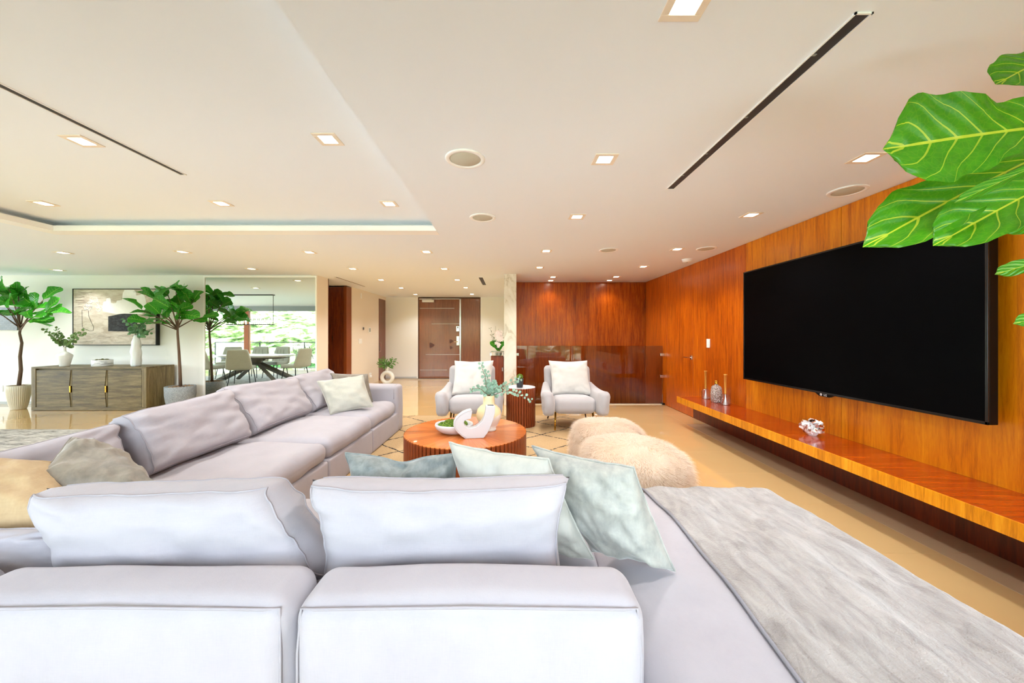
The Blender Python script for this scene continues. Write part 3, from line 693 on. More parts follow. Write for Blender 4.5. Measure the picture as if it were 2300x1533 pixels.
D = [(184, 316, 'square downlight in the raised tray beside the long thin slot', TZ), (737, 312, 'square downlight in the raised tray, nearer row, beside the tray step', TZ),
 (98, 456, 'square downlight in the tray row along the cove, the one next to the cove corner', TZ), (497, 456, 'square downlight in the tray row along the cove, middle one of three', TZ),
 (874, 457, 'square downlight in the tray row along the cove, by the tray step', TZ),
 (1545, 4, 'square downlight cut by the top edge of the photo', H), (1358, 357, 'square downlight between the big round speaker and the wide black slot', H),
 (1945, 354, 'square downlight between the wide black slot and the fig tree leaves', H), (1296, 486, 'square downlight past the end of the wide black slot, level with the second speaker', H),
 (1687, 482, 'square downlight above the far edge of the television', H),
 (142, 567, 'square downlight above the painting, first in the row past the cove', H), (410, 565, 'square downlight in the row past the cove, before the middle fig tree', H),
 (695, 566, 'square downlight in the row past the cove, before the mirror end', H), (958, 565, 'square downlight in the row past the cove, before the entry door', H),
 (1227, 563, 'square downlight above the marble column, beside the oval-looking third speaker', H), (1521, 559, 'square downlight beside the smoke detector', H),
 (130, 606, 'small downlight close to the gallery wall above the painting', H), (565, 603, 'small unlit-looking downlight close above the mirror', H),
 (792, 603, 'downlight outside the timber leaf opening in the hall', H), (998, 603, 'downlight before the entry hall, level with the column front', H),
 (1212, 600, 'downlight just before the marble column top', H), (1445, 598, 'downlight near the corner of the two timber walls', H),
 (1242, 621.5, 'downlight by the timber back wall beside the column, first of a close pair', H, 8), (1237, 629.5, 'downlight by the timber back wall beside the column, second of a close pair', H, 4),
 (1384, 621, 'downlight by the timber back wall near the room corner, first of a close pair', H, 8), (1369, 629, 'downlight by the timber back wall near the room corner, second of a close pair', H, 4),
 (856, 628, 'hall downlight outside the wall with the switches', H), (1027, 628, 'hall downlight beside the short black slot', H), (901, 646, 'hall downlight before the ring vase', H),
 (1046, 645.5, 'hall downlight in line with the entry door lock', H), (933, 660.5, 'hall downlight right before the door closer', H), (1060, 660, 'hall downlight right before the side panel of the entry door', H)]
for d in D: downlight(*d)
def speaker(px, py, r, label, z=H):
    p = ceil_at(px, py, z); t = thing('ceiling_speaker', label, 'speaker', p, 'round in-ceiling speakers')
    MB().lathe([(r, 0), (r, -.006), (r-.004, -.009), (r-.026, -.009), (r-.028, -.006), (r-.028, 0)], p, 40).build('rim', M_trimwhite, t, True)
    MB().lathe([(r-.028, -.003), (r-.034, -.007), (0.0, -.008)], p, 40).build('grille', M_speaker, t, True)
speaker(1045, 356, .124, 'largest looking round ceiling speaker, beside the tray step')
speaker(1084, 488, .122, 'round ceiling speaker just past the corner of the tray')
speaker(1367, 561, .122, 'round ceiling speaker above the armchair before the glass balustrade')
speaker(1903, 428, .124, 'round ceiling speaker above the television')
speaker(1587, 558, .122, 'round ceiling speaker beside the smoke detector')
def slot(label, x0, x1, y0, y1, z, brackets=()):
    t = thing('slot_diffuser', label, 'air slot', ((x0+x1)/2, (y0+y1)/2, z))
    MB().box(x0, x1, y0, y1, z-.002, z).build('dark_core', M_slot, t)
    f = MB(); f.box(x0-.006, x0, y0-.006, y1+.006, z-.006, z); f.box(x1, x1+.006, y0-.006, y1+.006, z-.006, z); f.box(x0-.006, x1+.006, y0-.006, y0, z-.006, z); f.box(x0-.006, x1+.006, y1, y1+.006, z-.006, z)
    f.build('white_edge', M_trimwhite, t)
    for y in brackets: MB().box(x0+.004, x0+.018, y, y+.01, z-.004, z-.002).build('clip', M_greyplastic, t)
slot('wide black slot in the ceiling above the chaise', 1.185, 1.235, 1.243, 2.735, H, (1.42, 1.83, 2.2, 2.5))
slot('long thin black slot in the raised ceiling tray', -2.485, -2.45, 1.15, 2.74, TZ)
slot('short black slot in the entry hall ceiling', -.60, -.52, 6.95, 8.05, H)
slot('thin pale slot outside the timber leaf opening', -3.33, -3.29, 6.9, 8.3, H)
p = ceil_at(883, 662, H); MB_ = MB().chamfer(p.x-.12, p.x+.12, p.y-.06, p.y+.06, H-.008, H, .003)
for k in range(5): MB_.box(p.x-.10, p.x+.10, p.y-.045+k*.02, p.y-.037+k*.02, H-.011, H-.008)
tag(MB_.build('ceiling_vent', M_trimwhite), 'small white square vent in the hall ceiling near the entry', 'vent')
p = ceil_at(1543, 582, H); t = thing('smoke_detector', 'white round smoke detector on the ceiling by the timber wall', 'smoke detector', p)
MB().lathe([(.072, 0), (.072, -.012), (.066, -.016), (.066, -.03), (.05, -.044), (0, -.046)], p, 28).build('body', M_plastic, t, True)
MB().lathe([(.012, -.045), (.010, -.050), (0, -.051)], p, 10).build('sensor', M_greyplastic, t)

# ---------------------------------------------------------------- television and ledge
t = thing('television', 'huge wall-mounted black flat screen television on the timber wall', 'television', (XR, 3.15, .77))
TX, TY0, TY1, Z0, Z1 = 2.72, 2.062, 4.222, .775, 2.012
M_tvb = plain('tv_case', (5, 5, 6), .45, 0, None, Specular_IOR_Level=.15)
MB().chamfer(TX+.004, TX+.058, TY0, TY1, Z0, Z1, .004).build('case', M_tvb, t)
ms = N('tv_screen'); ms.bsdf((.0016, .0016, .002), .3, 0, None, Specular_IOR_Level=.025)
MB().box(TX, TX+.006, TY0+.014, TY1-.014, Z0+.018, Z1-.014).build('screen', ms.m, t)
f = MB()
f.chamfer(TX-.003, TX+.006, TY0, TY0+.014, Z0, Z1, .0015); f.chamfer(TX-.003, TX+.006, TY1-.014, TY1, Z0, Z1, .0015)
f.chamfer(TX-.003, TX+.006, TY0, TY1, Z0, Z0+.018, .0015); f.chamfer(TX-.003, TX+.006, TY0, TY1, Z1-.014, Z1, .0015); f.build('bezel', plain('tv_bezel', (16, 16, 18), .2, .2), t)
MB().chamfer(TX+.058, XR-.002, 2.3, 4.0, .98, 1.75, .004).build('wall_mount', M_tvb, t)
MB().chamfer(TX+.058, TX+.105, TY0+.05, TY0+.5, .86, 1.25, .006).build('rear_housing', M_tvb, t)
MB().prism([(3.04, Z0+.004), (3.24, Z0+.004), (3.19, Z0-.022), (3.09, Z0-.022)], TX-.001, TX+.02, 'YZ').build('receiver_bump', M_tvb, t)
fc = bpy.data.curves.new('logo', 'FONT'); fc.body = 'LG'; fc.size = .026; fc.extrude = .0006; fc.align_x = 'CENTER'; fc.materials.append(plain('logo_silver', (216, 216, 220), .3))
tmp = bpy.data.objects.new('logo_text', fc); col.objects.link(tmp); bpy.context.view_layer.update(); lm = bpy.data.meshes.new_from_object(tmp); bpy.data.objects.remove(tmp); lo = link('logo', lm, t); lo.matrix_basis = Matrix.Translation((TX-.0028, 3.125, Z0-.016)) @ Matrix.Rotation(-math.pi/2, 4, 'Z') @ Matrix.Rotation(math.pi/2, 4, 'X')
MB().lathe([(.011, 0), (.011, .002), (0, .002)], (0, 0, 0), 16).xform(Matrix.Translation((TX-.002, 3.168, Z0-.007)) @ Matrix.Rotation(-math.pi/2, 4, 'Y')).build('logo_disc', plain('logo_red', (188, 186, 190), .3), t)
t = thing('wall_ledge', 'long floating timber ledge under the television', 'shelf', (XR, 2.8, .32))
LX, LZ0, LZ1, LY0, LY1 = 2.394, .322, .4065, -.2, 5.2
MB().chamfer(LX+.008, XR, LY0, LY1-.008, LZ0, LZ1, .0015).build('board', M_ledge, t)
MB().chamfer(LX, LX+.008, LY0, LY1, LZ0, LZ1, .0015).build('front_edge', M_ledgef, t)
MB().chamfer(LX+.008, XR, LY1-.008, LY1, LZ0, LZ1, .0015).build('end_edge', M_ledgef, t)
# ---------------------------------------------------------------- switches, thermostats, outlets
def plate(name, label, cat, x, y, z, w, h, nrm, parts):
    """nrm 'X+' faces +X, 'X-' faces -X, 'Y-' faces the camera"""
    rot = {'Y-': 0, 'X-': -math.pi/2, 'X+': math.pi/2}[nrm]; M = Matrix.Translation((x, y, z)) @ Matrix.Rotation(rot, 4, 'Z')
    t = thing(name, label, cat, (x, y, z))
    MB().chamfer(-w/2, w/2, -.008, 0, -h/2, h/2, .002).xform(M).build('plate', M_plastic, t)
    for (nm, x0, x1, z0, z1, m) in parts: MB().chamfer(x0, x1, -.011, -.007, z0, z1, .001).xform(M).build(nm, m, t)
plate('light_switch', 'white switch plate on the timber wall between door handle and television', 'switch', XR-.001, 5.2, 1.165, .085, .125, 'X-', [('rocker', -.017, .017, -.033, .033, M_plastic)])
XH = -3.649
def hall(px, py): Y = F*abs(XH)/(VX-px); return Y, CZ-(py-VY)*Y/F
y, z = hall(809, 766); plate('light_switch', 'wide white switch plate on the hall wall below the thermostats', 'switch', XH, y, z, .19, .12, 'X+', [('rocker', -.075+.052*k, -.045+.052*k, -.033, .033, M_plastic) for k in range(3)])
y, z = hall(830, 741); plate('alarm_panel', 'square white panel with grey display on the hall wall', 'control panel', XH, y, z, .15, .13, 'X+', [('display', -.04, .05, -.045, .05, M_greyplastic)])
y, z = hall(811, 664); plate('motion_sensor', 'small white upright sensor high on the hall wall', 'sensor', XH, y, z, .07, .13, 'X+', [('lens', -.02, .02, -.04, .01, M_plastic)])
y, z = hall(815, 737.5); t = thing('thermostat', 'round dark thermostat in a chrome ring on the hall wall', 'thermostat', (XH, y, z))
MR = Matrix.Translation((XH, y, z)) @ Matrix.Rotation(math.pi/2, 4, 'Y')
MB().lathe([(.042, 0), (.042, .018), (.036, .022), (.036, .0)], (0, 0, 0), 24).xform(MR).build('ring', M_chrome, t, True)
MB().lathe([(.036, .014), (.03, .021), (0, .022)], (0, 0, 0), 24).xform(MR).build('dial', M_black, t, True)
y, z = hall(830.5, 842); plate('wall_outlet', 'white outlet with a plugged-in freshener low on the hall wall', 'outlet', XH, y, z, .08, .12, 'X+', [('socket', -.017, .017, -.035, .035, M_plastic)])
t = thing('air_freshener', 'white plug-in air freshener in the hall wall outlet', 'air freshener', (XH+.011, y, z-.03)); MB().soft(XH+.011, XH+.06, y-.025, y+.025, z-.06, z+.0, .015, 2, 2).build('body', M_plastic, t, True); MB().lathe([(.014, 0), (.014, .05), (.010, .06), (0, .06)], (XH+.035, y, z+.0), 12).build('cap', M_trimwhite, t, True)
pz = P(3, 872, YW-.001); plate('wall_outlet', 'white outlet on the gallery wall beside the ribbed planter', 'outlet', pz.x, pz.y, pz.z, .075, .12, 'Y-', [('socket', -.017, .017, -.035, .035, M_plastic)])

# ---------------------------------------------------------------- mirror, painting, picture
t = thing('wall_mirror', 'large frameless mirror panel filling the gallery wall end, reflecting dining room and hillside', 'mirror', (-4.6, YW, .02))
mx0, mx1 = P(462, 0, YW).x, P(709.5, 0, YW).x
MB().box(mx0, mx1, YW-.012, YW, .012, P(0, 623, YW).z).build('pane', M_mirror, t)
f = MB(); zt = P(0, 623, YW).z; f.box(mx0-.035, mx0, YW-.02, YW, .012, zt+.03); f.box(mx1, mx1+.02, YW-.02, YW, .012, zt+.03); f.box(mx0, mx1, YW-.02, YW, zt, zt+.03); f.build('white_surround', M_trimwhite, t)
YP = 6.66
a0, a1 = P(163, 648, YP), P(351, 775, YP)
t = thing('painting', 'wide abstract painting in a deep black float frame above the sideboard', 'painting', ((a0.x+a1.x)/2, YW-.03, a1.z))
def pz_(u, v): return (a0.x+(a1.x-a0.x)*u, a1.z+(a0.z-a1.z)*(1-v))      # u,v 0..1 in the canvas, v downwards
nc = N('canvas_ground'); oc = nc.obj(); g1 = nc.noise(nc.mapped(oc, (2, 1, 6)), 2.2, 6, .65, .8); g2 = nc.noise(oc, 2.1, 3)
M_canvas = nc.bsdf(nc.mix(g2, nc.ramp(g1, [(.3, s2l((168, 152, 136))), (.55, s2l((206, 194, 180))), (.8, s2l((228, 220, 208)))]), nc.ramp(g1, [(.35, s2l((192, 178, 160))), (.7, s2l((226, 220, 212)))])), .8)
MB().box(a0.x+.012, a1.x-.012, YP+.004, YW-.004, a1.z+.012, a0.z-.012).build('canvas', M_canvas, t)
def shape(nm, pts, mat, d=.003, lift=0): MB().prism([pz_(*q) for q in pts], YP+.004-d-lift, YP+.004-lift, 'XZ').build(nm, mat, t)
nw = N('impasto_white'); ow = nw.noise(nw.obj(), 14, 5); M_imp = nw.bsdf(nw.mix(ow, s2l((236, 234, 232)), s2l((252, 252, 252))), .7, 0, nw.bump(ow, .5, .01))
ng2 = N('chalk_black'); ob = ng2.noise(ng2.mapped(ng2.obj(), (4, 1, 8)), 3, 6, .7); M_chalk = ng2.bsdf(ng2.ramp(ob, [(.45, s2l((26, 26, 30))), (.8, s2l((86, 88, 94)))]), .8)
shape('white_cloud', [(.36, .40), (.355, .31), (.37, .23), (.40, .22), (.405, .17), (.44, .16), (.455, .18), (.46, .25), (.49, .26), (.52, .25), (.53, .21), (.59, .20), (.60, .08), (.62, .02), (.73, .02), (.755, .06), (.76, .12), (.80, .11), (.83, .09), (.86, .13), (.875, .22), (.88, .40), (.82, .45), (.62, .44), (.52, .45)][::-1], M_imp, .004)
shape('black_block', [(.425, .49), (.72, .40), (.77, .44), (.77, .76), (.425, .75)][::-1], M_chalk, .003)
M_ink = plain('ink_line', (70, 64, 60), .8)
def ink(nm, pts, m, r=.003): MB().tube([V((pz_(*q)[0], YP+.003, pz_(*q)[1])) for q in pts], r, 5).build(nm, m, t)
ink('ink_outline', [(.115, .68), (.11, .38), (.185, .375), (.19, .48), (.215, .57), (.25, .68), (.245, .74), (.20, .745), (.16, .72), (.12, .69)], M_ink)
RS = random.Random(5)
for k, (cx_, cy_, r_) in enumerate(((.24, .18, .032), (.27, .19, .03), (.215, .22, .02), (.18, .28, .022), (.165, .325, .03), (.20, .34, .028), (.30, .25, .016), (.295, .31, .02), (.31, .37, .022), (.335, .33, .016))):
    ink('chalk_scribble', [(cx_+r_*math.cos(q*.7)*(1+.3*math.sin(q*1.9+k)), cy_+r_*1.5*math.sin(q*.7)*(1+.25*math.cos(q*2.3+k))) for q in range(14)], M_imp, .003)
for k in range(14):
    y_ = .06+.022*k*RS.uniform(.7, 1.1); x_ = RS.uniform(.02, .08); ink('brush_stroke', [(x_, y_), (x_+.06, y_+RS.uniform(-.012, .012)), (x_+RS.uniform(.1, .17), y_+RS.uniform(-.015, .02))], plain('umber_stroke', (124, 108, 92), .8) if k == 0 else bpy.data.materials['umber_stroke'], .0025)
for k in range(16):
    y_ = RS.uniform(.78, .95); x_ = RS.uniform(.05, .85); ink('wash_stroke', [(x_, y_), (x_+.05, y_+.008), (x_+RS.uniform(.06, .13), y_-.004)], plain('grey_wash', (180, 172, 164), .8) if k == 0 else bpy.data.materials['grey_wash'], .003)
f = MB(); fx = .01
f.box(a0.x, a0.x+fx, YP-.004, YW, a1.z, a0.z); f.box(a1.x-fx, a1.x, YP-.004, YW, a1.z, a0.z); f.box(a0.x, a1.x, YP-.004, YW, a0.z-fx, a0.z); f.box(a0.x, a1.x, YP-.004, YW, a1.z, a1.z+fx)
f.build('frame', M_black, t)
q0, q1 = P(-46, 690, 6.70), P(38, 741, 6.70)
t = thing('framed_picture', 'dark grey city photograph in a slim frame behind the ribbed planter tree', 'picture', ((q0.x+q1.x)/2, YW-.02, q1.z))
nq = N('grey_print'); oq = nq.obj(); bk = nq.add('ShaderNodeTexBrick', i_Vector=nq.mapped(oq, (6, 6, 6), (math.pi/2, 0, 0)), i_Scale=1.2); bk.inputs['Color1'].default_value = (.10, .11, .12, 1); bk.inputs['Color2'].default_value = (.22, .23, .26, 1); bk.inputs['Mortar'].default_value = (.04, .04, .05, 1)
nq.bsdf(nq.mix(nq.noise(oq, 8, 5), bk.outputs[0], s2l((120, 124, 130))), .25)
MB().box(q0.x+.012, q1.x-.012, 6.705, YW, q1.z+.012, q0.z-.012).build('print', nq.m, t)
f = MB(); f.chamfer(q0.x, q0.x+.012, 6.70, YW, q1.z, q0.z, .002); f.chamfer(q1.x-.012, q1.x, 6.70, YW, q1.z, q0.z, .002); f.chamfer(q0.x, q1.x, 6.70, YW, q0.z-.012, q0.z, .002); f.chamfer(q0.x, q1.x, 6.70, YW, q1.z, q1.z+.012, .002); f.build('frame', plain('pewter_frame', (128, 130, 134), .4, .4), t)

# ---------------------------------------------------------------- sideboard
M_oak = wood('grey_oak', (58, 46, 24), (106, 90, 52), (138, 120, 80), 'X', 'Z', .19, .5, 6, 0, 1.6)
M_oakv = wood('grey_oak_upright', (72, 58, 34), (112, 96, 58), (142, 124, 84), 'Z', 'X', .12, .5, 7, 0, 1.4)
CYF, cz = 6.15, .742
def cx(px): return P(px, 0, CYF).x
def czz(py): return P(0, py, CYF).z
cx0, cx1 = cx(70), cx(328.5)
t = thing('sideboard', 'grey oak three-door sideboard below the painting', 'sideboard', ((cx0+cx1)/2, 6.4, 0))
b = MB(); b.chamfer(cx0, cx1, CYF, 6.67, cz-.028, cz, .003); b.chamfer(cx0, cx1, CYF, 6.67, .004, .06, .003); b.build('top_and_plinth', M_oak, t)
b = MB(); b.chamfer(cx0, cx0+.075, CYF, 6.67, .06, cz-.028, .003); b.build('end_panel', M_oakv, t); MB().chamfer(cx1-.08, cx1, CYF, 6.67, .06, cz-.028, .003).build('end_panel', M_oakv, t)
MB().box(cx0+.07, cx1-.07, CYF+.04, 6.65, .06, cz-.028).build('carcass', M_oak, t)
dz0, dz1 = czz(914.5), czz(831)
for k, (pa, pb) in enumerate(((80, 158), (160.5, 238), (241, 317))):
    da, db = cx(pa)+.004, cx(pb)-.004
    q = len(b.v)
    d_ = MB().prism([(da, dz0), (db, dz0), (db-.03*(k < 2), (dz0+dz1)/2), (db, dz1), (da, dz1)], CYF+.006, CYF+.045, 'XZ')
    door = d_.build('door', M_oak, t)
    if k < 2:
        MB().prism([(db+.003, dz0), (db+.012, dz0), (db+.012, dz1), (db+.003, dz1), (db-.026, (dz0+dz1)/2)], CYF+.014, CYF+.045, 'XZ').build('bevelled_stile', M_oakv, t)
        MB().chamfer(db-.012, db+.012, CYF-.006, CYF+.02, (dz0+dz1)/2-.062, (dz0+dz1)/2+.05, .003).build('brass_pull', M_brass, door)
# ---------------------------------------------------------------- glass balustrade, hall console
t = thing('glass_balustrade', 'low smoked glass balustrade with steel wall clips before the timber back wall', 'balustrade', (1.5, 6.7, 0))
MB().box(.135, XR-.03, 6.694, 6.706, .012, 1.085).build('pane', M_glass, t)
for z_ in (.92, .52): MB().chamfer(XR-.075, XR-.001, 6.68, 6.72, z_-.025, z_+.025, .004).build('clip', M_chrome, t)
MB().chamfer(.121, .17, 6.68, 6.72, .90, .95, .004).build('clip', M_chrome, t)
MB().chamfer(XR-.05, XR-.001, 6.66, 6.74, .0, .03, .004).build('foot_clip', M_black, t)
t = thing('hall_console', 'slim red timber cabinet beside the marble column', 'cabinet', (-.24, 7.05, 0))
MB().chamfer(-.355, -.125, 6.84, 7.3, .012, .885, .003).build('body', wood('cherry', (88, 34, 16), (128, 56, 30), (150, 74, 44), 'Z', 'X', .3, .25, 8), t)
MB().chamfer(-.125, -.113, 6.86, 7.28, .05, .86, .003).build('door', M_darkdoor, t)
MB().chamfer(-.350, -.118, 6.845, 7.295, .885, .892, .002).build('top', M_darkdoor, t)
MB().chamfer(-.15, -.128, 6.825, 6.84, .60, .67, .003).build('pull', M_chrome, t)
t = thing('mirrored_tray', 'mirrored tray with a chrome rail on the slim red cabinet', 'tray', (-.25, 7.05, .892))
MB().chamfer(-.375, -.115, 6.82, 7.28, .8925, .90, .002).build('base', M_mirror, t)
r_ = MB()
for z_ in (.955,): r_.tube([(-.37, 6.825, z_), (-.12, 6.825, z_), (-.12, 7.275, z_), (-.37, 7.275, z_), (-.37, 6.825, z_)], .006, 6)
for (x_, y_) in ((-.37, 6.825), (-.287, 6.825), (-.203, 6.825), (-.12, 6.825), (-.37, 7.05), (-.12, 7.05), (-.37, 7.275), (-.245, 7.275), (-.12, 7.275)): r_.tube([(x_, y_, .899), (x_, y_, .955)], .005, 6)
r_.build('rail', M_chrome, t)
# ---------------------------------------------------------------- leaves
def leaf_mat(name, c1, c2, vein, gloss=.3, tl=.25, veins=7):
    n = N(name); uv = n.n.new('ShaderNodeUVMap'); s_ = n.sep(uv.outputs[0]); t_, w_ = s_[0], s_[1]
    aw = n.math('ABSOLUTE', n.math('SUBTRACT', w_, .5))            # 0 midrib .. .5 edge
    mid = n.math('LESS_THAN', aw, n.math('MULTIPLY_ADD', t_, -.018, .030))
    ph = n.math('FRACT', n.math('MULTIPLY', n.math('SUBTRACT', t_, n.math('MULTIPLY', aw, n.math('MULTIPLY_ADD', aw, .35, .42))), veins))
    sv = n.math('LESS_THAN', n.math('ABSOLUTE', n.math('SUBTRACT', ph, .5)), n.math('MULTIPLY_ADD', aw, -.09, .055))
    rib = n.math('MAXIMUM', mid, n.math('MULTIPLY', sv, .75))
    net = n.add('ShaderNodeTexVoronoi', feature='DISTANCE_TO_EDGE', i_Vector=n.mapped(uv.outputs[0], (26, 16, 1)), i_Scale=1.0)
    nt = n.math('MULTIPLY', n.math('LESS_THAN', net.outputs[0], .05), .07)
    g = n.noise(n.obj(), 9, 3)
    c = n.mix(n.math('MAXIMUM', rib, nt), n.mix(g, s2l(c1), s2l(c2)), s2l(vein))
    h = n.math('SUBTRACT', n.math('MULTIPLY', n.math('SINE', n.math('MULTIPLY', ph, 6.283)), .5), n.math('MULTIPLY', rib, 1.0))
    b = n.n.new('ShaderNodeBsdfPrincipled'); n.set(b.inputs['Base Color'], c); n.set(b.inputs['Roughness'], gloss); n.set(b.inputs['Normal'], n.bump(h, .35, .01))
    tr = n.add('ShaderNodeBsdfTranslucent', i_Color=c); mx = n.add('ShaderNodeMixShader', i_0=tl, i_1=b.outputs[0], i_2=tr.outputs[0]); n.t.links.new(mx.outputs[0], n.out.inputs[0]); return n.m
M_fig = leaf_mat('fig_leaf', (30, 128, 26), (66, 172, 40), (150, 208, 84), .25, .3)
M_figbig = leaf_mat('fig_leaf_big', (40, 122, 14), (88, 168, 26), (196, 214, 60), .32, .35)
WID = [(0, .03), (.08, .26), (.18, .36), (.30, .40), (.42, .42), (.55, .50), (.70, .62), (.82, .65), (.91, .60), (.97, .46), (1.0, .20)]
def wid(t_):
    for (a, wa), (b, wb_) in zip(WID, WID[1:]):
        if t_ <= b: k = (t_-a)/(b-a); k = k*k*(3-2*k); return wa+(wb_-wa)*k
    return .03
def leaf_mesh(name, mat, nu, nv, seed, droop=.25, fold=.18, wave=.05, wscale=1.0):
    """unit leaf: stalk at the origin, tip at +X, upper side +Z"""
    me = bpy.data.meshes.new(name); vs, fs, uvs = [], [], []
    for i in range(nu+1):
        t_ = 1-(1-i/nu)**1.5; w_ = wid(t_)*wscale*.5*(1+.06*math.sin(t_*23+seed))
        for j in range(-nv, nv+1):
            s_ = j/nv; y = s_*w_*(1+.03*math.sin(t_*31+s_*2+seed))
            z = fold*abs(y)*1.1-droop*t_*t_+wave*math.sin(t_*14+seed+s_*1.3)*abs(s_)**1.5-.06*math.sin(abs(s_)*math.pi)*0
            x = t_+.05*(1-abs(s_))*(t_ > .95)
            vs.append((x, y, z)); uvs.append((t_, s_*.5+.5))
    R2 = 2*nv+1
    for i in range(nu):
        for j in range(R2-1): q = i*R2+j; fs.append((q, q+R2, q+R2+1, q+1))
    me.from_pydata(vs, [], fs); ul = me.uv_layers.new(name='uv')
    for l in me.loops: ul.data[l.index].uv = uvs[l.vertex_index]
    me.materials.append(mat); me.polygons.foreach_set('use_smooth', [True]*len(me.polygons)); me.update(); return me
LF = [leaf_mesh('leaf', M_fig, 9, 2, s, d, f_, .02, 1.12) for s, d, f_ in ((1, .25, .3), (2, .12, .2), (3, .4, .35), (4, .05, .15), (5, .3, .1))]
def basis(p, d, up, sc_, scw=None):
    x = d.normalized(); y = up.cross(x); y = y if y.length > 1e-4 else V((0, 1, 0)).cross(x); y.normalize(); z = x.cross(y)
    m = Matrix(((x.x, y.x, z.x), (x.y, y.y, z.y), (x.z, y.z, z.z))).to_4x4()
    s2 = scw or sc_
    return Matrix.Translation(p) @ m @ Matrix.Diagonal((sc_, s2, (sc_+s2)/2, 1))
M_bark = plain('fig_bark', (104, 82, 66), .85, bump=(40, .5))
M_soil = plain('soil', (96, 74, 54), .95, bump=(70, 1, .02))
def chips(mb, c, r, n_, seed):
    R_ = random.Random(seed)
    for k in range(n_):
        a = R_.uniform(0, 6.28); q = r*math.sqrt(R_.random()); s_ = R_.uniform(.008, .018)
        mb.soft(-s_, s_, -s_*.7, s_*.7, -.004, .005, .003, 1, 1) if False else None
        M = Matrix.Translation(V(c)+V((q*math.cos(a), q*math.sin(a), R_.uniform(0, .012)))) @ Matrix.Rotation(R_.uniform(0, 6), 4, V((R_.uniform(-1, 1), R_.uniform(-1, 1), 1)))
        mb.box(-s_, s_, -s_*.6, s_*.6, -.004, .004, M)
def fig_tree(label, pot, base, r_pot, h_pot, trunk, tips, nleaf, seed, lsize, pots):
    x, y = base; t = thing('fig_tree', label, 'potted tree', (x, y, 0), 'fiddle-leaf fig trees')
    R_ = random.Random(seed)
    pot(t, x, y)
    zt = h_pot-.03
    sm_ = MB().lathe([(r_pot*.9, zt-.03), (r_pot*.9, zt), (r_pot*.4, zt+.02), (0, zt+.03)], (x, y, 0), 24); so_ = sm_.build('soil', M_soil, t, True)
    ch = MB(); chips(ch, (x, y, zt+.012), r_pot*.82, 120, seed); tag(ch.build('bark_chips', plain('bark_chip', (150, 122, 92), .9), so_), kind='stuff')
    tp_ = [V(q) for q in trunk]; n_ = len(tp_); MB().tube(tp_, [.026-.012*i/(n_-1) for i in range(n_)], 8).build('trunk', M_bark, t, True)
    top = tp_[-1]; twigs = []
    for q in tips:
        q = V(q); s0 = tp_[-2].lerp(top, R_.uniform(.2, 1)); m_ = s0.lerp(q, .5)+V((0, 0, .03)); b = MB().tube([s0, m_, q], [.011, .008, .004], 6); b.build('branch', M_bark, t, True); twigs.append((s0, m_, q))
    for k in range(nleaf):
        s0, m_, q = twigs[k % len(twigs)]; f_ = R_.uniform(.35, 1.0) if k >= len(twigs) else 1.0
        p = m_.lerp(q, (f_-.35)/.65)
        out = (q-s0).normalized(); a = R_.uniform(0, 6.28)
        d = V((math.cos(a), math.sin(a), R_.uniform(-.25, .45)))+out*(.5 if f_ < .95 else 1.6); d.normalize()
        up = (V((0, 0, .7))+V((R_.uniform(-.5, .5), R_.uniform(-1.5, .0), 0))).normalized()
        s_ = lsize*R_.uniform(.75, 1.2)
        if p.y+d.y*(s_+.04) > 6.60: d.y = -abs(d.y); d.normalize()
        if p.z+d.z*(s_+.04) > 2.26: d.z = -abs(d.z)*.6; d.normalize()
        st = p
        o = link('leaf', LF[R_.randrange(5)], t); o.matrix_basis = basis(st, d, up, s_, s_*R_.uniform(.95, 1.15))
        if k % 3 == 0: pass
    return t
def pot_ribbed(t, x, y):
    def rib(r, z, a): return r*(1+.035*math.cos(a*36)) if .02 < z < .40 else r
    MB().lathe([(.085, 0), (.092, .015), (.108, .10), (.126, .22), (.135, .33), (.138, .41), (.130, .415), (.124, .40), (.12, .34)], (x, y, 0), 144, rib).build('ribbed_planter', plain('ivory_ribbed', (226, 220, 202), .7), t, True)
nst = N('grey_stone_pot'); ns_ = nst.noise(nst.obj(), 60, 4, .7); M_stone = nst.bsdf(nst.ramp(ns_, [(.35, s2l((122, 128, 132))), (.65, s2l((160, 166, 170)))]), .85, 0, nst.bump(ns_, .3, .01))
def pot_stone(t, x, y):
    MB().lathe([(.150, 0), (.168, .01), (.198, .12), (.214, .25), (.215, .385), (.208, .39), (.197, .38), (.193, .32)], (x, y, 0), 48).build('stone_planter', M_stone, t, True)
tx, ty = -8.5, 6.28
def Q(px, py, Y=ty): return P(px, py, Y)
fig_tree('fiddle-leaf fig in an ivory ribbed planter beside the sideboard', pot_ribbed, (tx, ty), .138, .41,
  [(tx, ty, .38), Q(47, 830), Q(45, 800), Q(49, 770), Q(44, 748), Q(47, 730)],
  [Q(-30, 690, 6.2), Q(-5, 660, 6.4), Q(20, 648, 6.1), Q(40, 640, 6.35), Q(62, 660, 6.45), Q(82, 690, 6.2), Q(98, 672, 6.35), Q(105, 700, 6.1), Q(70, 715, 6.05), Q(20, 690, 6.0)], 46, 29, .28, None)
tx, ty = -5.79, 6.38
fig_tree('fiddle-leaf fig in a round grey stone planter between sideboard and mirror', pot_stone, (tx, ty), .213, .385,
  [(tx, ty, .36), Q(404, 830, ty), Q(402, 790, ty), Q(399, 750, ty), Q(399, 735, ty)],
  [Q(318, 695, 6.2), Q(345, 670, 6.3), Q(372, 645, 6.4), Q(395, 640, 6.3), Q(412, 655, 6.45), Q(436, 672, 6.4), Q(455, 712, 6.35), Q(405, 700, 6.05), Q(360, 705, 6.05), Q(385, 690, 6.0), Q(330, 722, 6.25)], 48, 33, .27, None)
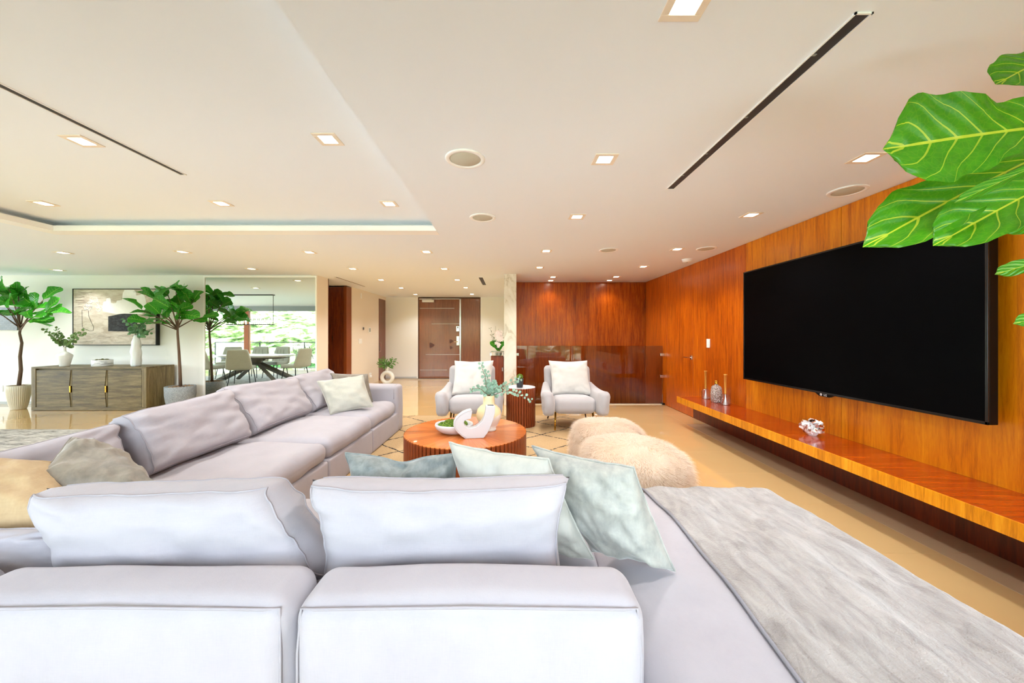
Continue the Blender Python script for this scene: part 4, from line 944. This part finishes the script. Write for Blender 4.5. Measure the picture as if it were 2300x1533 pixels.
# the big one at the edge of the picture: trunk and planter stand just outside the frame
BL = [leaf_mesh('leaf', M_figbig, 26, 6, s, d, f_, .018, 1.18) for s, d, f_ in ((1, .12, .16), (2.5, .2, .22), (4, .05, .12))]
bx, by = 2.08, .95
t = thing('fig_tree', 'big fiddle-leaf fig with huge bright leaves reaching in beside the television', 'potted tree', (bx, by, 0), 'fiddle-leaf fig trees')
pot_stone(t, bx, by)
MB().lathe([(.19, .33), (.19, .36), (0, .37)], (bx, by, 0), 24).build('soil', M_soil, t, True)
MB().tube([(bx, by, .34), (bx+.01, by+.02, .9), (bx-.02, by, 1.4), (bx+.01, by-.02, 1.9), (bx-.01, by, 2.2)], [.03, .027, .023, .018, .01], 10).build('trunk', M_bark, t, True)
def bigleaf(base, tip, up, w=1.0, m=0):
    base, tip = V(base), V(tip); d = tip-base
    if not up: up = (V((0, 0, CZ))-(base+tip)/2).normalized()+V((0, 0, .25))
    L = d.length
    o = link('leaf', BL[m], t); o.matrix_basis = basis(base, d, V(up), L, L*w)
    att = V((bx, by, base.z-.02)); st = MB().tube([att, att.lerp(base, .6)+V((0, 0, .02)), base], [.006, .005, .004], 6); st.build('leaf_stalk', plain('stalk_green', (110, 150, 60), .5) if 'stalk_green' not in bpy.data.materials else bpy.data.materials['stalk_green'], t, True)
bigleaf(P(2390, 280, 1.10), P(2046, 310, 1.05), None, .68, 0)
bigleaf(P(2400, 320, 1.22), P(2012, 492, 1.12), None, .34, 1)
bigleaf(P(2440, 372, 1.12), P(2155, 502, 1.06), None, .42, 1)
bigleaf(P(2420, 330, 1.0), P(2160, 446, 1.05), None, .16, 2)
bigleaf(P(2430, 90, 1.12), P(2255, 175, 1.08), None, .55, 2)
bigleaf(P(2430, 480, 1.10), P(2258, 510, 1.16), None, .5, 0)
bigleaf(P(2430, 560, 1.05), P(2245, 612, 1.12), None, .35, 2)
bigleaf(P(2440, 690, 1.05), P(2288, 722, 1.1), None, .4, 0)
bigleaf((bx+.05, by+.05, 1.6), (bx+.38, by+.12, 1.55), (0, -.2, 1), 1, 0)
bigleaf((bx, by-.05, 1.9), (bx+.1, by-.40, 1.95), (0, -.2, 1), 1, 1)
bigleaf((bx, by+.05, 2.0), (bx+.2, by+.35, 2.1), (0, -.2, 1), .9, 1)
bigleaf((bx, by-.05, 1.45), (bx+.25, by-.25, 1.4), (0, -.2, 1), .9, 2)

# ---------------------------------------------------------------- sprigs
def sprig_mb(stems, lf, n_per, size, seed, shape='round', both=True):
    """stems: lists of points; returns (stem mesh builder, leaf mesh builder)"""
    R_ = random.Random(seed); sb, lb = MB(), MB()
    for pts in stems:
        pts = [V(p) for p in pts]; sb.tube(pts, [.0035-.002*i/(len(pts)-1) for i in range(len(pts))], 5)
        seg = len(pts)-1
        for k in range(n_per):
            f_ = .12+.88*k/(n_per-1); i = min(int(f_*seg), seg-1); p = pts[i].lerp(pts[i+1], f_*seg-i); ax = (pts[i+1]-pts[i]).normalized()
            for sgn in ((1, -1) if both else (1,)):
                a = R_.uniform(0, 6.28) if not both else (k*1.57+R_.uniform(-.4, .4)); side = ax.cross(V((math.sin(a), math.cos(a), .3))).normalized()*sgn
                d = (side+ax*R_.uniform(.2, .8)).normalized(); up = V((R_.uniform(-.5, .5), -.8, R_.uniform(.1, .9))).normalized()
                s_ = size*R_.uniform(.7, 1.15)*(1-.35*f_)
                M = basis(p+d*size*.12, d, up, s_); b0 = len(lb.v)
                if shape == 'round': o2 = [(0, 0), (.2, .32), (.55, .46), (.88, .30), (1, 0), (.88, -.30), (.55, -.46), (.2, -.32)]
                else: o2 = [(0, 0), (.2, .11), (.5, .16), (.8, .10), (1, 0), (.8, -.10), (.5, -.16), (.2, -.11)]
                lb.v += [M @ V((q[0], q[1], .12*abs(q[1])-.1*q[0]**2)) for q in o2]+[M @ V((.5, 0, .0-.025))]
                for q in range(8): lb.f.append((b0+q, b0+(q+1) % 8, b0+8))
    return sb, lb
def sprigs(t, stems, n_per, size, seed, c1, c2, stemc, shape='round', both=True, nm='foliage'):
    sb, lb = sprig_mb(stems, None, n_per, size, seed, shape, both)
    key = 'spray_%d_%d_%d' % c1
    n = N(key); g = n.noise(n.obj(), 30, 2); cc = n.mix(g, s2l(c1), s2l(c2)); b = n.n.new('ShaderNodeBsdfPrincipled'); n.set(b.inputs['Base Color'], cc); n.set(b.inputs['Roughness'], .55)
    tr = n.add('ShaderNodeBsdfTranslucent', i_Color=cc); mx = n.add('ShaderNodeMixShader', i_0=.2, i_1=b.outputs[0], i_2=tr.outputs[0]); n.t.links.new(mx.outputs[0], n.out.inputs[0])
    st = sb.build('stems', plain('stem_%d' % stemc[0], stemc, .7), t, True)
    tag(lb.build(nm, n.m, t), kind='stuff')
def curve(a, b, sag=.0, n_=7, wob=0, seed=0):
    a, b = V(a), V(b); return [a.lerp(b, i/n_)+V((wob*noise.noise(V((i*.7, seed, 0))), wob*noise.noise(V((i*.7, seed, 5))), sag*math.sin(math.pi*i/n_))) for i in range(n_+1)]

# ---------------------------------------------------------------- coffee table objects
zt = .38
vx, vy = -.20, 3.47
nv = N('two_tone_ceramic'); ov = nv.obj(); xx, yy, zz = nv.sep(ov)
ln = nv.math('ADD', zz, nv.math('ADD', nv.math('MULTIPLY', xx, -.25), nv.math('MULTIPLY', nv.math('SINE', nv.math('MULTIPLY', xx, 22)), .012)))
low = nv.math('LESS_THAN', ln, .553)
M_vase = nv.bsdf(nv.mix(low, s2l((238, 210, 164)), s2l((222, 216, 204))), .6, 0, nv.bump(nv.noise(ov, 90, 3), .15, .005))
t = thing('vase', 'round cream and grey two-tone vase of eucalyptus on the coffee table', 'vase', (vx, vy, zt))
MB().lathe([(.070, 0), (.070, .018), (.062, .022), (.09, .06), (.117, .12), (.12, .155), (.108, .20), (.078, .232), (.056, .246), (.053, .30), (.055, .33), (.047, .33), (.045, .26), (.02, .24)], (vx, vy, zt), 40).build('body', M_vase, t, True)
vt = V((vx, vy, zt+.31))
def E(px, py, dy=0): return P(px, py, vy+dy)
sprigs(t, [curve(vt, E(1081, 818, -.02), .02, 7, .02, 1), curve(vt, E(1093, 838, .02), .0, 7, .02, 2), curve(vt, E(1058, 876, -.10), .05, 7, .015, 3), curve(vt, E(1113, 858, .03), .04, 7, .02, 4), curve(vt, E(1168, 850, .02), .02, 8, .015, 5), curve(vt, E(1192, 897, -.06), .07, 9, .012, 6), curve(vt, E(1122, 872, -.05), .04, 6, .02, 7)],
       13, .042, 5, (118, 160, 138), (168, 196, 176), (120, 104, 84))
bxx, byy = -.515, 3.36
t = thing('moss_bowl', 'shallow white pebble-shaped bowl filled with green moss on the coffee table', 'bowl', (bxx, byy, zt))
MB().lathe([(.075, 0), (.12, .012), (.165, .045), (.178, .075), (.172, .092), (.160, .085), (.150, .06), (.09, .03), (0, .028)], (bxx, byy, zt), 40, None, 1, .82).build('body', plain('matte_white_ceramic', (198, 196, 197), .5), t, True)
nm_ = N('moss'); gm = nm_.noise(nm_.obj(), 70, 4, .7); M_moss = nm_.bsdf(nm_.ramp(gm, [(.34, s2l((44, 66, 14))), (.5, s2l((98, 132, 30))), (.68, s2l((156, 180, 58)))]), .95, 0, nm_.bump(gm, 1, .02))
def moss_mb(mb, c, rx, ry, n_, h, seed):
    R_ = random.Random(seed); c = V(c)
    for k in range(n_):
        a = R_.uniform(0, 6.28); q = math.sqrt(R_.random())*.8; r_ = h*R_.uniform(.8, 1.3); o = c+V((rx*q*math.cos(a), ry*q*math.sin(a), h*.5*(1-q)))
        prof = [(0, -1), (.7, -.7), (1, 0), (.86, .5), (.5, .86), (0, 1)]
        mb.lathe([(max(1e-7, p_*r_), z_*r_*.75) for p_, z_ in prof], o, 12, lambda r, z, an, k=k: r*(1+.14*noise.noise(V((math.cos(an)*2, math.sin(an)*2, z*40+k)))))
        for q2 in range(40):
            th, ph = R_.uniform(0, 6.28), R_.uniform(.05, 1.2); nrm = V((math.sin(ph)*math.cos(th), math.sin(ph)*math.sin(th), math.cos(ph))); p_ = o+V((nrm.x*r_, nrm.y*r_, nrm.z*r_*.75)); b0 = len(mb.v); s_ = nrm.cross(V((0, 0, 1))).normalized()*.003
            mb.v += [p_-s_, p_+s_, p_+nrm*R_.uniform(.004, .012)]; mb.f.append((b0, b0+1, b0+2))
mm = MB(); moss_mb(mm, (bxx, byy, zt+.068), .15, .12, 16, .042, 4); tag(mm.build('moss', M_moss, t, True), kind='stuff')
# open U-shaped vase
t = thing('curl_vase', 'white ceramic vase curled like an open hook standing on the coffee table front', 'vase', (-.31, 3.22, zt))
S = 2600; ox, oz = 1300, 868
outer = [(1220, 208), (1130, 225), (1030, 268), (940, 330), (870, 400), (830, 480), (828, 560), (860, 640), (920, 720), (1000, 800), (1095, 868), (1512, 868), (1600, 760), (1680, 600), (1735, 450), (1768, 320), (1780, 150)]
inner = [(1565, 135), (1555, 250), (1530, 370), (1480, 470), (1410, 550), (1330, 605), (1240, 630), (1150, 620), (1085, 575), (1060, 510), (1080, 460), (1130, 440), (1222, 420), (1240, 320), (1255, 250)]
poly = [((x-ox)/S, (oz-y)/S) for x, y in outer+inner]
Mr = Matrix.Translation((-.315, 3.215, zt)) @ Matrix.Rotation(math.radians(8), 4, 'Z')
uvz = MB().prism(poly, -.036, .036, 'XZ').xform(Mr); uo = uvz.build('body', bpy.data.materials['matte_white_ceramic'], t)
bv = uo.modifiers.new('round', 'BEVEL'); bv.width = .006; bv.segments = 3; bv.limit_method = 'ANGLE'; bv.angle_limit = math.radians(50)
n_o = len(outer); cxl = [((x-ox)/S, (oz-y)/S) for x, y in outer]
ridge = [V((x*.93+.0, -.037, z*.93+.012)) for x, z in cxl[:11]]
MB().tube([Mr @ v for v in ridge], .0035, 6).build('ridge', bpy.data.materials['matte_white_ceramic'], t, True)
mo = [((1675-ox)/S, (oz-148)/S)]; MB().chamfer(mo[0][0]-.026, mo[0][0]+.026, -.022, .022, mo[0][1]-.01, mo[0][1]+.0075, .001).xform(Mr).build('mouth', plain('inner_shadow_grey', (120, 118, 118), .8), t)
# side table pot
sx, sy, sz = .14, 5.06, .555
t = thing('moss_pot', 'small black pot with a green moss ball on the tall fluted side table', 'potted plant', (sx, sy, sz))
MB().lathe([(.040, 0), (.043, .004), (.054, .125), (.050, .126), (.046, .10), (0, .10)], (sx, sy, sz), 28).build('pot', plain('black_pot', (38, 40, 44), .5), t, True)
mm = MB(); moss_mb(mm, (sx, sy, sz+.135), .012, .012, 5, .042, 8); tag(mm.build('moss', M_moss, t, True), kind='stuff')

# ---------------------------------------------------------------- ledge objects
lz = LZ1
nd = N('clear_glass'); gb = nd.add('ShaderNodeBsdfGlossy', i_Roughness=.02); tb = nd.add('ShaderNodeBsdfTransparent', i_0=(.93, .94, .95, 1)); lw = nd.add('ShaderNodeLayerWeight', i_Blend=.35); mg = nd.add('ShaderNodeMixShader', i_0=lw.outputs[1], i_1=tb.outputs[0], i_2=gb.outputs[0]); nd.t.links.new(mg.outputs[0], nd.out.inputs[0]); M_clear = nd.m
def holder(label, x, y, h):
    t = thing('candle_holder', label, 'candle holder', (x, y, lz), 'brass and glass candle holders')
    MB().lathe([(.052, .0), (.054, .02), (.054, .10), (.046, .122), (.022, .136), (.016, .14)], (x, y, lz), 28).build('glass_dome', M_clear, t, True)
    MB().lathe([(.030, .002), (.030, .006), (.022, .02), (.018, .05), (.009, .08), (.007, .12), (.007, .14)], (x, y, lz), 20).build('inner_cone', plain('nickel', (230, 230, 232), .2, .7) if 'nickel' not in bpy.data.materials else bpy.data.materials['nickel'], t, True)
    MB().lathe([(.012, .138), (.013, .15), (.016, h-.012), (.021, h-.010), (.021, h), (0, h)], (x, y, lz), 20).build('brass_stem', bpy.data.materials['satin_gold'] if 'satin_gold' in bpy.data.materials else plain('satin_gold', (232, 190, 96), .3, .55), t, True)
holder('brass candle holder on a glass dome, nearer the ledge end', 2.70, 5.0, .385)
holder('brass candle holder on a glass dome, nearer the television', 2.71, 4.56, .385)
t = thing('decanter', 'square hobnail glass decanter with brass stopper between the candle holders', 'decanter', (2.70, 4.74, lz))
nh2 = N('hobnail_glass'); vo = nh2.add('ShaderNodeTexVoronoi', i_Vector=nh2.obj(), i_Scale=70.0); M_hob = nh2.bsdf(nh2.ramp(vo.outputs[0], [(.1, s2l((246, 242, 240))), (.6, s2l((176, 160, 150)))]), .12, .0, nh2.bump(vo.outputs[0], 1, .02))
def dsq(r, z, a):
    e = 5; return r*(abs(math.cos(a))**e+abs(math.sin(a))**e)**(-1/e)
MB().lathe([(.050, 0), (.056, .008), (.058, .10), (.052, .19), (.040, .212), (.018, .225), (.016, .24)], (2.70, 4.74, lz), 40, dsq).build('body', M_hob, t, True)
MB().lathe([(.020, .238), (.022, .245), (.022, .262), (.017, .266), (.024, .27), (.024, .284), (0, .286)], (2.70, 4.74, lz), 20).build('stopper', M_brass, t, True)
t = thing('crystal_cluster', 'sparkling faceted crystal lump on the ledge below the television', 'ornament', (2.66, 3.19, lz))
R_ = random.Random(12)
cb = [MB() for _ in range(3)]
cc_ = V((2.66, 3.19, lz+.077))
for k in range(70):
    a = R_.uniform(0, 6.28); u = R_.uniform(-1, 1); q = math.sqrt(1-u*u); d = V((q*math.cos(a), q*math.sin(a), u)); p = cc_+V((d.x*.062, d.y*.078, d.z*.054)); s_ = R_.uniform(.012, .023)
    M = Matrix.Translation(p) @ Matrix.Rotation(R_.uniform(0, 6), 4, V((R_.uniform(-1, 1), R_.uniform(-1, 1), R_.uniform(-1, 1))).normalized())
    cb[k % 3].chamfer(-s_, s_, -s_*.7, s_*.7, -s_*.55, s_*.55, .003) if False else cb[k % 3].box(-s_, s_, -s_*.7, s_*.7, -s_*.55, s_*.55, M)
cb[0].lathe([(.03, -.076), (.05, -.05), (.05, .03), (0, .05)], cc_, 10)
for b_, m_ in zip(cb, (plain('crystal_white', (246, 244, 246), .1), plain('crystal_mirror', (240, 236, 238), .05, 1), plain('crystal_rose', (206, 170, 160), .12, .5))): tag(b_.build('facets', m_, t), kind='stuff')

# ---------------------------------------------------------------- sideboard objects
sbz = .742
def SB(px, Y): return P(px, 0, Y).x
x0, y0 = SB(145, 6.3), 6.30
t = thing('vase', 'white carafe-shaped vase with two leafy branches on the sideboard', 'vase', (x0, y0, sbz))
MB().lathe([(.058, 0), (.062, .008), (.082, .10), (.100, .175), (.094, .20), (.052, .235), (.026, .25), (.020, .265), (.018, .31), (.026, .335), (.021, .334), (.014, .30), (.014, .26)], (x0, y0, sbz), 36).build('body', plain('gloss_white_ceramic', (246, 246, 244), .25), t, True)
vt = V((x0, y0, sbz+.32))
def E2(px, py, Y=6.3): return P(px, py, Y)
sprigs(t, [curve(vt, E2(102, 742), .02, 6, .02, 1), curve(vt, E2(128, 738), .0, 6, .02, 2), curve(vt, E2(118, 752, 6.2), .02, 6, .02, 9), curve(vt, E2(190, 742), .0, 7, .03, 3), curve(vt, E2(172, 750, 6.2), .03, 6, .02, 4)], 12, .075, 6, (82, 116, 58), (128, 156, 84), (96, 76, 50))
x0, y0 = SB(230, 6.35), 6.35
t = thing('moss_bowl', 'low round marble bowl of moss in the middle of the sideboard', 'bowl', (x0, y0, sbz))
nb_ = N('grey_veined_marble'); wv = nb_.noise(nb_.mapped(nb_.obj(), (1, 1, 6)), 5, 5, .6, 1.5); M_gm = nb_.bsdf(nb_.ramp(wv, [(.36, s2l((176, 178, 182))), (.5, s2l((238, 238, 238)))]), .3)
MB().lathe([(.128, 0), (.132, .006), (.132, .105), (.128, .11), (.116, .108), (.114, .08), (0, .08)], (x0, y0, sbz), 44).build('bowl_body', M_gm, t, True)
mm = MB(); moss_mb(mm, (x0, y0, sbz+.088), .10, .10, 18, .026, 14); tag(mm.build('moss', plain('dry_moss', (110, 112, 48), .95, bump=(70, 1, .02)), t, True), kind='stuff')
x0, y0 = SB(306, 6.3), 6.30
t = thing('vase', 'tall lumpy pale grey vase with eucalyptus at the sideboard end', 'vase', (x0, y0, sbz))
def lump(r, z, a): return r*.70*(1+.16*noise.noise(V((math.cos(a)*1.6, math.sin(a)*1.6, z*9)))+.08*noise.noise(V((math.cos(a)*4, math.sin(a)*4, z*16))))
prof = [(.085, 0), (.095, .02), (.098, .10), (.092, .15), (.098, .20), (.102, .25), (.09, .31), (.088, .35), (.084, .42), (.062, .49), (.045, .53), (.036, .545), (.036, .535), (.03, .5)]
MB().lathe(prof, (x0, y0, sbz), 40, lump).build('body', plain('pale_grey_ceramic', (224, 230, 232), .55), t, True)
vt = V((x0, y0, sbz+.53))
sprigs(t, [curve(vt, E2(282, 716), .02, 6, .03, 1), curve(vt, E2(290, 745), .05, 6, .02, 2), curve(vt, E2(308, 718, 6.25), .0, 6, .03, 3), curve(vt, E2(338, 745), .06, 6, .02, 4), curve(vt, E2(322, 725), .02, 6, .02, 5), curve(vt, E2(325, 752, 6.2), .05, 6, .02, 6)], 8, .085, 9, (74, 128, 84), (120, 164, 112), (96, 84, 60))

# ---------------------------------------------------------------- hall objects
rx, ry = P(870, 0, 9.4).x, 9.4
t = thing('ring_vase', 'white ring-shaped floor vase with olive sprigs in the entry hall', 'vase', (rx, ry, 0))
tor = MB(); Rm, rm = .135, .048
for i in range(36):
    for j in range(14):
        a, b = 2*math.pi*i/36, 2*math.pi*j/14; tor.v.append(V((rx+(Rm+rm*math.cos(b))*math.cos(a), ry+rm*1.25*math.sin(b), .18+(Rm+rm*math.cos(b))*math.sin(a))))
for i in range(36):
    for j in range(14): tor.f.append((i*14+j, ((i+1) % 36)*14+j, ((i+1) % 36)*14+(j+1) % 14, i*14+(j+1) % 14))
tor.build('ring', plain('chalk_ceramic', (232, 234, 230), .7), t, True)
MB().lathe([(.045, .34), (.036, .36), (.034, .43), (.038, .455), (.028, .455), (.026, .40)], (rx, ry, 0), 20).build('neck', bpy.data.materials['chalk_ceramic'], t, True)
MB().lathe([(.07, 0), (.075, .006), (.05, .012)], (rx, ry, 0), 20).build('foot', bpy.data.materials['chalk_ceramic'], t, True)
vt = V((rx, ry, .43))
def E3(px, py, Y=9.4): return P(px, py, Y)
sprigs(t, [curve(vt, E3(852, 812), .02, 6, .02, 1), curve(vt, E3(858, 806), .0, 6, .02, 2), curve(vt, E3(850, 820, 9.3), .05, 6, .02, 3), curve(vt, E3(885, 806), .0, 6, .02, 4), curve(vt, E3(888, 812), .02, 6, .02, 5), curve(vt, E3(864, 808, 9.3), .0, 6, .02, 6)], 9, .13, 12, (64, 116, 44), (120, 164, 84), (86, 96, 56), 'long')
ox_, oy_, oz_ = P(1120, 0, 6.98).x, 6.98, .90
t = thing('orchid_pot', 'white orchid in a mottled stone pot on the mirrored tray', 'potted plant', (ox_, oy_, oz_))
MB().lathe([(.052, 0), (.06, .004), (.068, .07), (.066, .078), (.056, .076), (.05, .06), (0, .06)], (ox_, oy_, oz_), 24).build('stone_pot', plain('mottled_stone', (166, 166, 148), .8, bump=(50, .6)), t, True)
mm = MB(); moss_mb(mm, (ox_, oy_, oz_+.066), .04, .04, 8, .022, 3); tag(mm.build('moss', M_moss, t, True), kind='stuff')
def E4(px, py, dy=0): return P(px, py, oy_+dy)
og_ = V((ox_, oy_, oz_+.08))
for k, (px_, py_) in enumerate(((1107, 768), (1128, 768), (1112, 771), (1122, 763))):
    o = link('leaf', LF[k], t); tip = E4(px_, py_, -.05+.03*k); o.matrix_basis = basis(og_, tip-og_, V((0, -.6, .8)), (tip-og_).length*1.1)
stems = [curve(og_, E4(1113, 732), .0, 7, .03, 1), curve(og_, E4(1126, 745, -.04), .0, 7, .03, 2), curve(og_, E4(1120, 738, .03), .0, 6, .03, 4)]
sb, lb = sprig_mb(stems, None, 4, .05, 2); sb.build('stem', plain('orchid_stem', (86, 98, 50), .6), t, True)
fm = MB(); R_ = random.Random(9)
for k in range(26):
    f_ = R_.uniform(.30, .92); st = stems[k % 3]; i = min(int(f_*7), len(st)-2); p = st[i]+V((R_.uniform(-.045, .045), R_.uniform(-.06, .02), R_.uniform(-.02, .02)))
    for q in range(5):
        a = q*2*math.pi/5+R_.uniform(0, .4); d = V((math.cos(a), -.35, math.sin(a))); M = basis(p, d, V((0, -1, .2)), .04); b0 = len(fm.v)
        fm.v += [M @ V(v_) for v_ in ((0, 0, 0), (.35, .34, .05), (.8, .30, 0), (1, 0, -.08), (.8, -.30, 0), (.35, -.34, .05))]; fm.f.append(tuple(b0+i_ for i_ in range(6)))
tag(fm.build('blossoms', plain('orchid_white', (250, 238, 236), .6), t), kind='stuff')
sprigs(t, [curve(og_, E4(1101, 738), .0, 6, .02, 7), curve(og_, E4(1104, 752, -.03), .0, 6, .02, 8), curve(og_, E4(1130, 748), .0, 6, .02, 9)], 7, .06, 31, (52, 74, 34), (96, 112, 60), (70, 72, 44), 'long')

# ---------------------------------------------------------------- dining set behind and beside the camera, seen in the mirror
tcx, tcy = -7.0, 3.42
t = thing('dining_table', 'pale topped dining table on crossed grey legs, seen in the mirror', 'table', (tcx, tcy, .014))
MB().prism([(tcx+.95*math.copysign(abs(math.cos(a))**.6, math.cos(a)), tcy+.55*math.copysign(abs(math.sin(a))**.6, math.sin(a))) for a in [2*math.pi*k/32 for k in range(32)]], .69, .735, 'XY').build('top', plain('pale_table_top', (206, 204, 196), .2), t)
MB().prism([(tcx+.82*math.copysign(abs(math.cos(a))**.6, math.cos(a)), tcy+.45*math.copysign(abs(math.sin(a))**.6, math.sin(a))) for a in [2*math.pi*k/32 for k in range(32)]], .64, .69, 'XY').build('apron', plain('ash_grey_wood', (112, 106, 98), .5), t)
for (sx_, sy_) in ((1, 1), (-1, -1), (1, -1), (-1, 1)):
    a_, b_ = V((tcx-.10*sx_, tcy-.05*sy_, .60)), V((tcx+.75*sx_, tcy+.36*sy_, .06)); MB().tube([a_+(a_-b_)*.08, b_+(b_-a_)*.03], .065, 4).build('leg', bpy.data.materials['ash_grey_wood'], t)
MB().lathe([(.16, .52), (.16, .64), (0, .64)], (tcx, tcy, 0), 20).build('hub', bpy.data.materials['ash_grey_wood'], t)
M_dchair = fabric('taupe_chair', (190, 190, 178), (176, 176, 164), .7, 160, .1, .3)
def dining_chair0():
    t = thing('dining_chair', 'x', 'chair', (0, 0, 0), 'upholstered dining chairs around the table')
    MB().soft(-.25, .25, -.26, .24, .40, .49, .04, 3, 5, bulge=(0, 0, .012)).build('seat', M_dchair, t, True)
    def bf(p):
        k = (p.z-.42)/.50; p.x *= (1.06-.28*max(0, k)**1.6); p.y += .10*k-.30*(p.x*p.x)*(1.2-k*.5); return p
    MB().soft(-.27, .27, .20, .27, .42, .92, .03, 3, 8, fn=bf).build('backrest', M_dchair, t, True)
    for k, x_ in enumerate((-.12, 0, .12)): MB().tube([(x_, .17, .50), (x_*.95, .19, .62), (x_*.85, .225, .84)], .004, 4).build('channel_seam', plain('seam_grey', (120, 118, 108), .8) if 'seam_grey' not in bpy.data.materials else bpy.data.materials['seam_grey'], t)
    for sx_ in (-1, 1):
        for sy_ in (-1, 1): MB().tube([(sx_*.19, sy_*.18, .41), (sx_*.24, sy_*.23+.0, .016)], [.013, .009], 8).build('leg', M_black, t)
    return t
dc = dining_chair0()
CH = [(-7.75, 4.05, math.pi*.06, 'dining chair with its back to the mirror, the one beside the fig tree reflection'), (-6.85, 4.15, -.35, 'dining chair with its back to the mirror, turned a little, middle of the reflection'),
      (-5.84, 3.55, -1.35, 'dining chair at the table end toward the sofa, seen side-on in the mirror'), (-7.0, 2.60, math.pi+.1, 'ribbed back of a dining chair on the window side, seen over the table end'),
      (-7.65, 2.58, math.pi, 'ribbed back of a dining chair on the window side, seen past the middle chair'), (-8.3, 2.72, math.pi-.3, 'dining chair back on the window side half hidden by the middle chair')]
for i, (x_, y_, rz_, lb_) in enumerate(CH):
    if i == 0: dc.location = (x_, y_, 0); dc.rotation_euler = (0, 0, rz_); dc['label'] = lb_
    else: dup(dc, (x_, y_, 0), rz_, lb_)
pcx, pcy = -7.15, 3.45
t = thing('linear_chandelier', 'thin black rectangular chandelier with a row of glass tubes, seen in the mirror', 'chandelier', (pcx, pcy, H))
x0_, x1_ = pcx-.65, pcx+.66
MB().chamfer(x0_, x1_, pcy-.05, pcy+.05, H-.025, H, .004).build('canopy', M_black, t)
MB().tube([(x0_+.02, pcy, H-.02), (x0_+.02, pcy, 1.56)], .007, 6).build('rod', M_black, t); MB().tube([(x1_-.02, pcy, H-.02), (x1_-.02, pcy, 1.56)], .007, 6).build('rod', M_black, t)
MB().chamfer(x0_, x1_, pcy-.03, pcy+.03, 1.555, 1.575, .003).build('bar', M_black, t)
M_tube = emit('lit_glass_tube', (255, 226, 200), 5.0); mt_ = MB().lathe([(.03, 0), (.03, .16), (.026, .16), (.026, .01)], (0, 0, 0), 12).mesh('glass_tube', M_clear, True); mb_ = MB().lathe([(.008, 0), (.012, .03), (.012, .09), (0, .11)], (0, 0, 0), 8).mesh('bulb', M_tube, True)
for k in range(11):
    x_ = x0_+.08+k*(x1_-x0_-.16)/10
    for nm_2, me_ in (('glass_tube', mt_), ('bulb', mb_)): o = link(nm_2, me_, t); o.matrix_basis = Matrix.Translation((x_, pcy, 1.575))
t = thing('balcony_chair', 'black wire lounge chair on the balcony turf, seen in the mirror', 'chair', (-8.3, -1.4, -.012))
for k in range(9):
    u = -.28+.07*k; MB().tube([(-8.3+u, -1.75, .38), (-8.3+u, -1.3, .30), (-8.3+u*1.05, -1.08, .62), (-8.3+u*1.1, -1.0, .86)], .007, 5).build('wire', M_black, t)
MB().tube([(-8.62, -1.75, .38), (-8.62, -1.3, .31), (-8.64, -1.06, .62), (-8.62, -.98, .87), (-7.98, -.98, .87), (-7.96, -1.06, .62), (-7.98, -1.3, .31), (-7.98, -1.75, .38), (-8.62, -1.75, .38)], .012, 6).build('rim', M_black, t)
for (x_, y_) in ((-8.58, -1.7), (-8.02, -1.7), (-8.58, -1.2), (-8.02, -1.2)): MB().tube([(x_, y_, .36), (x_*1.0, y_*1.02, -.012)], .010, 6).build('leg', M_black, t)
